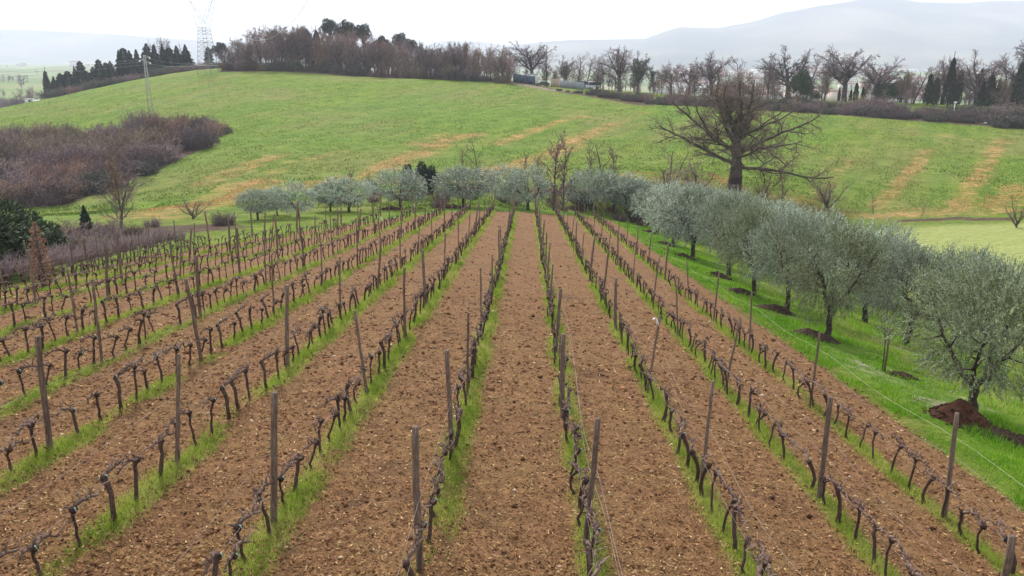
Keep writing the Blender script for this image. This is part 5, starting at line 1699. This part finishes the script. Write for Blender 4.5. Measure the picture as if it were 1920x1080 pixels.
p = at(391, 139)
py = thing('lattice_pylon', 'tall pale steel lattice pylon with splayed arms on the crest left of the wood', 'pylon', p, (0, 0, R_(-12)))
dpx = p.y / FPX                       # metres per photo pixel there
hb = 2.35; hw = 1.3; HW = h_to(p, 52)
lv_ = [h_to(p, v) for v in (140, 123, 114, 105, 96, 88, 80, 72, 64, 58, 52)]
wd_ = [hb + (hw - hb) * (z_ / HW) for z_ in lv_]
for sx in (-1, 1):
    for sy in (-1, 1):
        gg = Geo(); beam(gg, (sx * hb, sy * hb, -.4), (sx * hw, sy * hw, HW), .075)
        obj('leg', gg.mesh('leg'), M['steel'], py)
for side in range(4):
    gg = Geo()
    for (z0, z1, w0, w1) in zip(lv_[:-1], lv_[1:], wd_[:-1], wd_[1:]):
        c = [(-1, -1), (1, -1), (1, 1), (-1, 1)]
        a, b_ = c[side], c[(side + 1) % 4]
        beam(gg, (a[0] * w0, a[1] * w0, z0), (b_[0] * w1, b_[1] * w1, z1), .028)
        beam(gg, (b_[0] * w0, b_[1] * w0, z0), (a[0] * w1, a[1] * w1, z1), .028)
        beam(gg, (a[0] * w1, a[1] * w1, z1), (b_[0] * w1, b_[1] * w1, z1), .035 if z1 > 4 else .06)
    obj('bracing', gg.mesh('bracing'), M['steel'], py)
HT_ = h_to(p, -14)
for sg in (-1, 1):
    gg = Geo()
    for sy in (-1, 1):
        beam(gg, (sg * hw, sy * hw, HW), (sg * 5.2, sy * .5, HT_), .055)
        beam(gg, (-sg * hw * .2, sy * hw * .6, HW + 1.2), (sg * 3.6, sy * .5, HT_ - 2), .055)
        for f in (.25, .5, .75):
            x0 = sg * (hw + (5.2 - hw) * f); z0 = HW + (HT_ - HW) * f
            x1 = sg * (-.2 * hw + (3.6 + .2 * hw) * (f + .1)); z1 = HW + 1.2 + (HT_ - 3.2 - HW) * (f + .1)
            beam(gg, (x0, sy * .8, z0), (x1, sy * .6, z1), .03)
    obj('arm', gg.mesh('arm'), M['steel'], py)
gg = Geo()
for sy in (-.5, .5):
    beam(gg, (-9.5, sy, HT_), (9.5, sy, HT_), .12); beam(gg, (-9.5, 0, HT_ + .1), (-5, sy, HT_ + 1.2), .08); beam(gg, (-5, sy, HT_ + 1.2), (5, sy, HT_ + 1.2), .09); beam(gg, (5, sy, HT_ + 1.2), (9.5, 0, HT_ + .1), .08)
obj('crossbeam', gg.mesh('crossbeam'), M['steel'], py)

p = at(283, 208)
mp_ = thing('lattice_mast', 'slender lattice mast with small crossarms standing in the green field', 'pylon', p, (0, 0, R_(8)), None)
hm = h_to(p, 103); hb, hw = .50, .17
for sx in (-1, 1):
    for sy in (-1, 1):
        gg = Geo(); beam(gg, (sx * hb, sy * hb, -.3), (sx * hw, sy * hw, hm), .05)
        obj('leg', gg.mesh('leg'), M['steel_dull'], mp_)
for side in range(4):
    gg = Geo(); nz = 15
    for j in range(nz):
        z0, z1 = hm * j / nz, hm * (j + 1) / nz
        w0, w1 = hb + (hw - hb) * j / nz, hb + (hw - hb) * (j + 1) / nz
        c = [(-1, -1), (1, -1), (1, 1), (-1, 1)]
        a, b_ = c[side], c[(side + 1) % 4]
        if j % 2: a, b_ = b_, a
        beam(gg, (a[0] * w0, a[1] * w0, z0), (b_[0] * w1, b_[1] * w1, z1), .026)
    obj('bracing', gg.mesh('bracing'), M['steel_dull'], mp_)
ends = []
for (sx, zf) in ((-1, .90), (1, .955), (1, .86)):
    gg = Geo(); beam(gg, (0, 0, hm * zf), (sx * 1.15, 0, hm * zf + .15), .06); beam(gg, (0, 0, hm * zf + .5), (sx * 1.15, 0, hm * zf + .15), .04)
    arm = obj('crossarm', gg.mesh('crossarm'), M['steel_dull'], mp_)
    g2 = Geo(); g2.add(*path_tube([(sx * 1.15, 0, hm * zf + .1), (sx * 1.2, 0, hm * zf - .3)], [.16, .18], 8))
    obj('insulator', g2.mesh('insulator'), M['insul'], arm)
    ends.append((sx * 1.2, hm * zf - .3))


def cable(A, B, sag, r, label, n=60, mat='steel'):
    q = np.linspace(0, 1, n)
    P = np.array(A)[None] * (1 - q)[:, None] + np.array(B)[None] * q[:, None]
    P[:, 2] -= sag * 4 * q * (1 - q)
    wire('power_cable', P, r, M[mat], label, 'overhead power cables', 'cable')


for j, (ex, ez) in enumerate(ends):
    A = (p.x + ex, p.y, p.z + ez); e = atY(470 + 14 * j, 300)
    cable(A, (e.x, 300, e.z + 9 + j), 4, .022, 'thin cable running right from the lattice mast, %s of three' % ordn(j))
    cable(A, (-330, 190, p.z + ez - 4), 5, .022, 'thin cable running left from the lattice mast, %s of three' % ordn(j))
# the sagging conductor in front of the wood: hangs between the pylon and the next one, out of the picture
pts = []
for u in np.arange(400, 700, 5):
    v = 76 - .0087 * (u - 485) ** 2
    Y = 268 - (u - 400) * .30
    z = pix_z(v, Y)
    pts.append((pix_x(u, Y, z), Y, z))
wire('power_cable', pts, .065, M['steel'], 'pale sagging cable bundle hanging in front of the wood', 'overhead power cables', 'cable')
A = at(391, 139)
cable((A.x - 8, A.y, A.z + HT_ - 2), (A.x - 62, A.y + 210, A.z + 18), 6, .05, 'faint cable leaving the big pylon towards the left')

# ------------------------------------------------------------------ mountains
m, nt, b = new_mat('mountain', 0.95, 0.05)
g = N(nt, 'ShaderNodeNewGeometry'); P_ = g.outputs['Position']
nn = noise(nt, P_, 0.0016, 6, 0.6)
nt.links.new(ramp(nt, nn, [(0.38, (0.035, 0.05, 0.035)), (0.5, (0.08, 0.09, 0.055)), (0.62, (0.16, 0.15, 0.10))]), b.inputs['Base Color'])
M['mountain'] = m


def mountain(name, us, vs, Y0, Yr, Y1, seed, label, rough=.10):
    """range with its skyline at distance Yr; us, vs: photo points of the skyline"""
    na, nd = 260, 46
    uu = np.linspace(us[0], us[-1], na)
    hv = np.interp(uu, us, vs)
    hz = np.array([pix_z(v_, Yr) for v_ in hv])
    k = np.linspace(0, 1, nd)
    Yd = np.where(k < .7, Y0 + (Yr - Y0) * (k / .7), Yr + (Y1 - Yr) * ((k - .7) / .3))
    prof = np.where(k < .7, (k / .7) ** 1.25, 1 - ((k - .7) / .3) ** 1.2)
    base = CAMZ - 55
    Xk = ((uu - 960) / FPX)[None, :] * Yd[:, None] * 1.0
    Yk = np.repeat(Yd[:, None], na, 1)
    Xr = Xk
    rid = fbm(Xr / 620, Yk / 900, seed, 5)
    Z = base + (hz - base)[None, :] * prof[:, None] * (1 + rough * 3.2 * (rid - .5) * (1 - np.exp(-((k[:, None] - .7) / .12) ** 2)) )
    Z = Z + 0.06 * (hz - base)[None, :] * (fbm(Xr / 350, Yk / 350, seed + 9, 4) - .5) * prof[:, None]
    V = np.stack([Xr.ravel(), Yk.ravel(), Z.ravel()], 1)
    i = (np.arange(nd - 1)[:, None] * na + np.arange(na - 1)[None, :]).ravel()
    o = obj(name, mesh_np(name, V, np.stack([i, i + 1, i + na + 1, i + na], 1), True), M['mountain'])
    tag(o, label, None, None, 'structure')


mountain('mountain', [760, 900, 960, 1010, 1060, 1130, 1200, 1235, 1262, 1300, 1330, 1400, 1440, 1500, 1560, 1620, 1680, 1760, 1850, 1920, 2100, 2500], [112, 96, 87, 78, 74, 73, 71, 56, 48, 51, 52, 36, 22, 10, 0, -8, 2, 4, 0, -4, 10, 60],
         3400, 5600, 7200, 50, 'hazy blue mountain range beyond the town on the right')
mountain('far_hills', [420, 560, 700, 800, 840, 900, 945, 1000, 1100, 1300, 1500], [120, 104, 92, 82, 75, 77, 84, 80, 90, 100, 120], 5600, 6800, 7800, 60, 'faint far hills above the middle of the wood')
mountain('far_mountain', [-600, -300, -100, 0, 60, 150, 260, 330, 420, 520, 700], [90, 70, 60, 58, 54, 58, 64, 70, 76, 86, 112], 5200, 6600, 7800, 70, 'very faint mountain behind the pylon on the left')

# ------------------------------------------------------------------ far-off town in the plain
def house_meshes(seed, w_, d_, h_, wm, rm, flat):
    g1 = Geo(); g1.box((0, 0, h_ / 2 - .5), (w_, d_, h_ + 1))
    a = g1.mesh('house_wall'); a.materials.append(M[wm])
    g2 = Geo()
    if flat: g2.box((0, 0, h_ + .25), (w_ + .4, d_ + .4, .5))
    else:
        e = .6; hr = d_ * .22
        V = np.array([(-w_ / 2 - e, -d_ / 2 - e, h_), (w_ / 2 + e, -d_ / 2 - e, h_), (w_ / 2 + e, d_ / 2 + e, h_), (-w_ / 2 - e, d_ / 2 + e, h_), (-w_ / 2 - e, 0, h_ + hr), (w_ / 2 + e, 0, h_ + hr)])
        g2.add(V, [np.array([[0, 1, 5, 4], [2, 3, 4, 5], [3, 2, 1, 0]]), np.array([[0, 4, 3], [1, 2, 5]])])
    b_ = g2.mesh('house_roof'); b_.materials.append(M[rm])
    g3 = Geo()
    nf = max(1, int(h_ / 3.1)); nw = max(2, int(w_ / 4))
    for f in range(nf):
        for j in range(nw):
            g3.box((-w_ / 2 + (j + .5) * w_ / nw, -d_ / 2 - .03, 1.7 + f * 3.0), (1.3, .1, 1.5))
    c_ = g3.mesh('house_windows'); c_.materials.append(M['glass'])
    return a, b_, c_


hs = [house_meshes(1, 16, 11, 7, 'wallw', 'roof', False), house_meshes(2, 24, 13, 10, 'wallp', 'roof', False), house_meshes(3, 20, 14, 13, 'wallw', 'roof', False), house_meshes(4, 60, 30, 8, 'white', 'roofg', True), house_meshes(5, 14, 10, 6, 'wallp', 'roof', False)]
rg = np.random.default_rng(90)
nmz = ['pale', 'pinkish', 'tall pale', 'long white', 'low pinkish']
for i in range(196):
    u = rg.uniform(1220, 1960) if i < 190 else rg.uniform(-20, 330); Y = rg.uniform(900, 3300) if i < 190 else rg.uniform(2900, 3300)
    p = atY(u, Y)
    k = rg.choice(5, p=[.3, .22, .2, .1, .18])
    a, b_, c_ = hs[k]
    where = 'in the hazy town beyond the hedge on the right' if i < 190 else 'far off on the hazy plain at the left'
    o = thing('house', '%s house %s' % (nmz[k], where) if k != 3 else 'long white shed %s' % where, 'house', p, (0, 0, rg.uniform(-.7, .7)), rg.uniform(.9, 1.3), 'far-off houses ' + where)
    obj('wall', a, None, o); obj('roof', b_, None, o)
    w3 = obj('windows', c_, None, o); w3['kind'] = 'stuff'
lv = [dict(steps=3, kids=7, len=.6, ang=40, wig=.07, rr=.5, frm=.3, tap=.4, trop=.05), dict(steps=2, kids=5, len=.6, ang=40, wig=.15, trop=.1, rr=.6, frm=.2, tap=.5), dict(steps=2, wig=.2, tap=.5)]
tiny = []
for k in range(4):
    S = grow_tree(700 + k, lv, 5.5, .25, minr=.10)
    V, F = seg_tubes(S[:, :8], 3); tiny.append((V / S[:, 5].max(), F))
gt = Geo()
for i in range(150):
    if i < 90: u, Y = rg.uniform(1180, 1980), rg.uniform(600, 3300)
    elif i < 130: u, Y = rg.uniform(-40, 720), rg.uniform(1000, 2600)
    else: u, Y = rg.uniform(-40, 330), rg.uniform(620, 1100)
    p = atY(u, Y); V, F = tiny[i % 4]; a = rg.uniform(0, 6.28); h = rg.uniform(6, 13)
    W = np.stack([(V[:, 0] * math.cos(a) - V[:, 1] * math.sin(a)) * h * 1.3, (V[:, 0] * math.sin(a) + V[:, 1] * math.cos(a)) * h * 1.3, V[:, 2] * h], 1)
    gt.add(W + [p.x, p.y, p.z], F, rg.uniform(.2, .8))
tag(obj('distant_trees', gt.mesh('distant_trees'), M['twig']), 'hazy leafless trees scattered over the far plain', 'trees', None, 'stuff')

# ------------------------------------------------------------------ yard on the crest: fences, gate, cabin, car
def panel_fence(name, u0, u1, Y, vt, mat, label, npan):
    A, B = atY(u0, Y[0]), atY(u1, Y[1])
    d = Vector((B.x - A.x, B.y - A.y, 0)); L = d.length; d.normalize()
    rz = math.atan2(d.y, d.x)
    zb = min(A.z, B.z)
    o = thing(name, label, 'fence', (A.x, A.y, zb), (0, 0, rz))
    h = h_to(A, vt)
    w1 = L / npan
    for i in range(npan):
        gg = Geo(); z0 = gz(A.x + d.x * w1 * (i + .5), A.y + d.y * w1 * (i + .5)) - zb
        gg.box((w1 * (i + .5), .04 * (i % 2), z0 + h / 2), (w1 * .96, .06, h + .4))
        for j in range(5): gg.box((w1 * (i + .1 + .2 * j), -.05 + .04 * (i % 2), z0 + h / 2), (.08, .05, h + .38))
        obj('panel', gg.mesh('panel'), M[mat], o)
    for i in range(npan + 1):
        gg = Geo(); gg.box((w1 * i, .1, h / 2), (.1, .1, h + .9)); obj('post', gg.mesh('post'), M['steel_dull'], o)


panel_fence('blue_panel_fence', 962, 1003, (262, 258), 139, 'blue_panel', 'dark blue metal panel fence on the crest below the spreading oak', 5)
panel_fence('grey_panel_fence', 1050, 1094, (254, 251), 152, 'grey_panel', 'grey corrugated panel fence right of the wooden gate', 6)
A = atY(1042, 256)
o = thing('wooden_gate', 'beige wooden gate between the two panel fences', 'gate', A, (0, 0, .1))
for i in range(8):
    gg = Geo(); gg.box((-1.4 + .4 * i, 0, 1.25), (.34, .06, 2.5)); obj('plank', gg.mesh('plank'), M['gate'], o)
for z in (.5, 2.0):
    gg = Geo(); gg.box((0, .06, z), (3.2, .05, .14)); obj('rail', gg.mesh('rail'), M['gate'], o)
A = atY(996, 266)
o = thing('white_cabin', 'white cabin showing above the blue panel fence', 'cabin', A, (0, 0, .05))
gg = Geo(); gg.box((0, 0, 1.6), (4.2, 2.4, 3.2)); obj('wall', gg.mesh('wall'), M['white'], o)
gg = Geo(); gg.box((0, 0, 3.3), (4.5, 2.7, .16)); obj('roof', gg.mesh('roof'), M['roofg'], o)
gg = Geo(); gg.box((-.8, -1.22, 2.2), (1.2, .06, .8)); obj('window', gg.mesh('window'), M['glass'], o)


def car(p, label, paint, roofm, rz, van=False):
    o = thing('parked_car', label, 'car', p, (0, 0, rz), None, 'vehicles in the yard on the crest')
    gg = Geo()
    prof = [(-2.1, .35), (-2.15, .75), (-1.7, .95), (-1.1, 1.02), (1.9, 1.05), (2.1, .8), (2.1, .35)] if not van else [(-2.5, .4), (-2.55, 1.0), (-2.0, 1.15), (2.5, 1.2), (2.5, .4)]
    cab = [(-1.0, 1.0), (-.4, 1.45), (1.1, 1.5), (1.75, 1.03)] if not van else [(-1.9, 1.13), (-1.4, 2.1), (2.45, 2.15), (2.48, 1.18)]

    def ext(pr, w_):
        n = len(pr); V = np.array([(x, -w_, z) for x, z in pr] + [(x, w_, z) for x, z in pr])
        F = [np.array([[i, (i + 1) % n, n + (i + 1) % n, n + i] for i in range(n)])]
        g_ = Geo(); g_.add(V, F)
        g_.add(V, [np.array([list(range(n))[::-1]]), np.array([list(range(n, 2 * n))])])
        return g_
    obj('body', ext(prof, .86).mesh('body'), M[paint], o)
    obj('cabin', ext(cab, .74).mesh('cabin'), M['glass'], o)
    g2 = Geo(); x0, z0 = cab[1]; x1, z1 = cab[2]
    g2.box(((x0 + x1) / 2, 0, max(z0, z1) + .03), (x1 - x0 + .1, 1.5, .08)); obj('roof', g2.mesh('roof'), M[roofm], o)
    for sx in (-1.35, 1.35):
        for sy in (-.86, .86):
            g3 = Geo(); g3.add(*path_tube([(sx, sy - .1, .33), (sx, sy + .1, .33)], .33, 14)); wv = obj('wheel', g3.mesh('wheel'), M['rubber'], o)
            g4 = Geo(); g4.add(*path_tube([(sx, sy - .115, .33), (sx, sy + .115, .33)], .18, 10)); obj('rim', g4.mesh('rim'), M['steel'], wv)


car(atY(1017, 254), 'dark parked car with pale roof beside the blue panel fence', 'black_paint', 'white', .15)
car(atY(1084, 262), 'blue vehicle showing above the grey panel fence', 'blue_paint', 'blue_paint', .1, True)
car(atY(1112, 262), 'white van behind the slim trees right of the grey fence', 'white', 'white', .2, True)
car(atY(1102, 268), 'white van farther back behind the grey fence', 'white', 'white', -.2, True)
p = at(925, 153); gg = Geo(); gg.add(*path_tube([(0, 0, -.1), (0, 0, 1.0)], .12, 8))
tag(obj('marker_post', gg.mesh('marker_post'), M['white'], None, p), 'short white marker post at the edge of the field below the wood', 'post')
p = at(1787, 224); p = atY(1787, p.y + 3); hh = h_to(p, 192); o = thing('sign_pole', 'small white sign on a pole in the hedge below the cypresses', 'sign', p)
gg = Geo(); gg.add(*path_tube([(0, 0, -.1), (0, 0, hh)], .06, 6)); obj('pole', gg.mesh('pole'), M['insul'], o)
gg = Geo(); gg.box((0, -.08, hh), (.7, .05, .35)); obj('plate', gg.mesh('plate'), M['insul'], o)
for (u, v, lab) in [(1811, 230, 'pale rock at the hedge foot below the sign'), (1848, 233, 'pinkish pale rock at the hedge foot near the right edge')]:
    p = at(u, v); me = mesh_np('rock', oct_v * [.7, .4, .35] * np.random.default_rng(u).uniform(.7, 1.2, (6, 1)), oct_f)
    tag(obj('rock', me, M['stone'], None, (p.x, p.y, p.z + .15)), lab, 'rock')
# sheds on the far left
A = atY(72, 330)
o = thing('long_white_shed', 'long low white shed at the far left below the conifers', 'shed', A, (0, 0, -.1))
gg = Geo(); gg.box((0, 0, 1.3), (7.2, 3.5, 2.6)); obj('wall', gg.mesh('wall'), M['white'], o)
gg = Geo(); gg.box((0, 0, 2.75), (7.6, 3.9, .25)); obj('roof', gg.mesh('roof'), M['insul'], o)
for j in range(3):
    gg = Geo(); gg.box((-2.2 + 2.2 * j, -1.78, 1.2), (1.3, .08, 1.1)); obj('window', gg.mesh('window'), M['glass'], o)
A = atY(56, 318)
o = thing('small_white_hut', 'small white hut left of and below the long white shed', 'shed', A, (0, 0, .2))
gg = Geo(); gg.box((0, 0, 1.0), (2.6, 2.0, 2.0)); obj('wall', gg.mesh('wall'), M['white'], o)
gg = Geo(); gg.box((0, 0, 2.1), (2.9, 2.3, .2)); obj('roof', gg.mesh('roof'), M['roofg'], o)
gg = Geo(); gg.box((.4, -1.03, .9), (.8, .06, 1.6)); obj('door', gg.mesh('door'), M['black_paint'], o)

# ------------------------------------------------------------------ haze
HZ = 425.0
gg = Geo(); gg.box((0, 3900, (HZ - 70) / 2), (19000, 10400, HZ + 70))
m = bpy.data.materials.new('haze'); m.use_nodes = True
nt = m.node_tree; nt.nodes.remove(nt.nodes['Principled BSDF'])
pv = nt.nodes.new('ShaderNodeVolumePrincipled')
pv.inputs['Color'].default_value = (0.80, 0.85, 1.0, 1)
pv.inputs['Density'].default_value = 0.00020
pv.inputs['Anisotropy'].default_value = 0.1
nt.links.new(pv.outputs[0], nt.nodes['Material Output'].inputs['Volume'])
haze = obj('haze', gg.mesh('haze'), m)
tag(haze, 'pale bluish haze in the air over the valley', None, None, 'stuff')

# ------------------------------------------------------------------ alike neighbours get their place from the left
bpy.context.view_layer.update()
sets = {}
for o in bpy.data.objects:
    if o.parent is None and 'label' in o and 'group' in o: sets.setdefault((o['group'], o['label']), []).append(o)
for (gr_, lb), L in sets.items():
    if 2 <= len(L) <= 60:
        L.sort(key=lambda o: project(*o.location)[0])
        for i, o in enumerate(L):
            t_ = '%s, %s from the left' % (lb, ordn(i)) if i else '%s, leftmost' % lb
            for cut in (('from the left', 'from left'), ('leafless ', ''), (' the ', ' '), (' the ', ' '), ('twiggy ', '')):
                if len(t_.replace('-', ' ').split()) > 16: t_ = t_.replace(*cut)
            o['label'] = t_
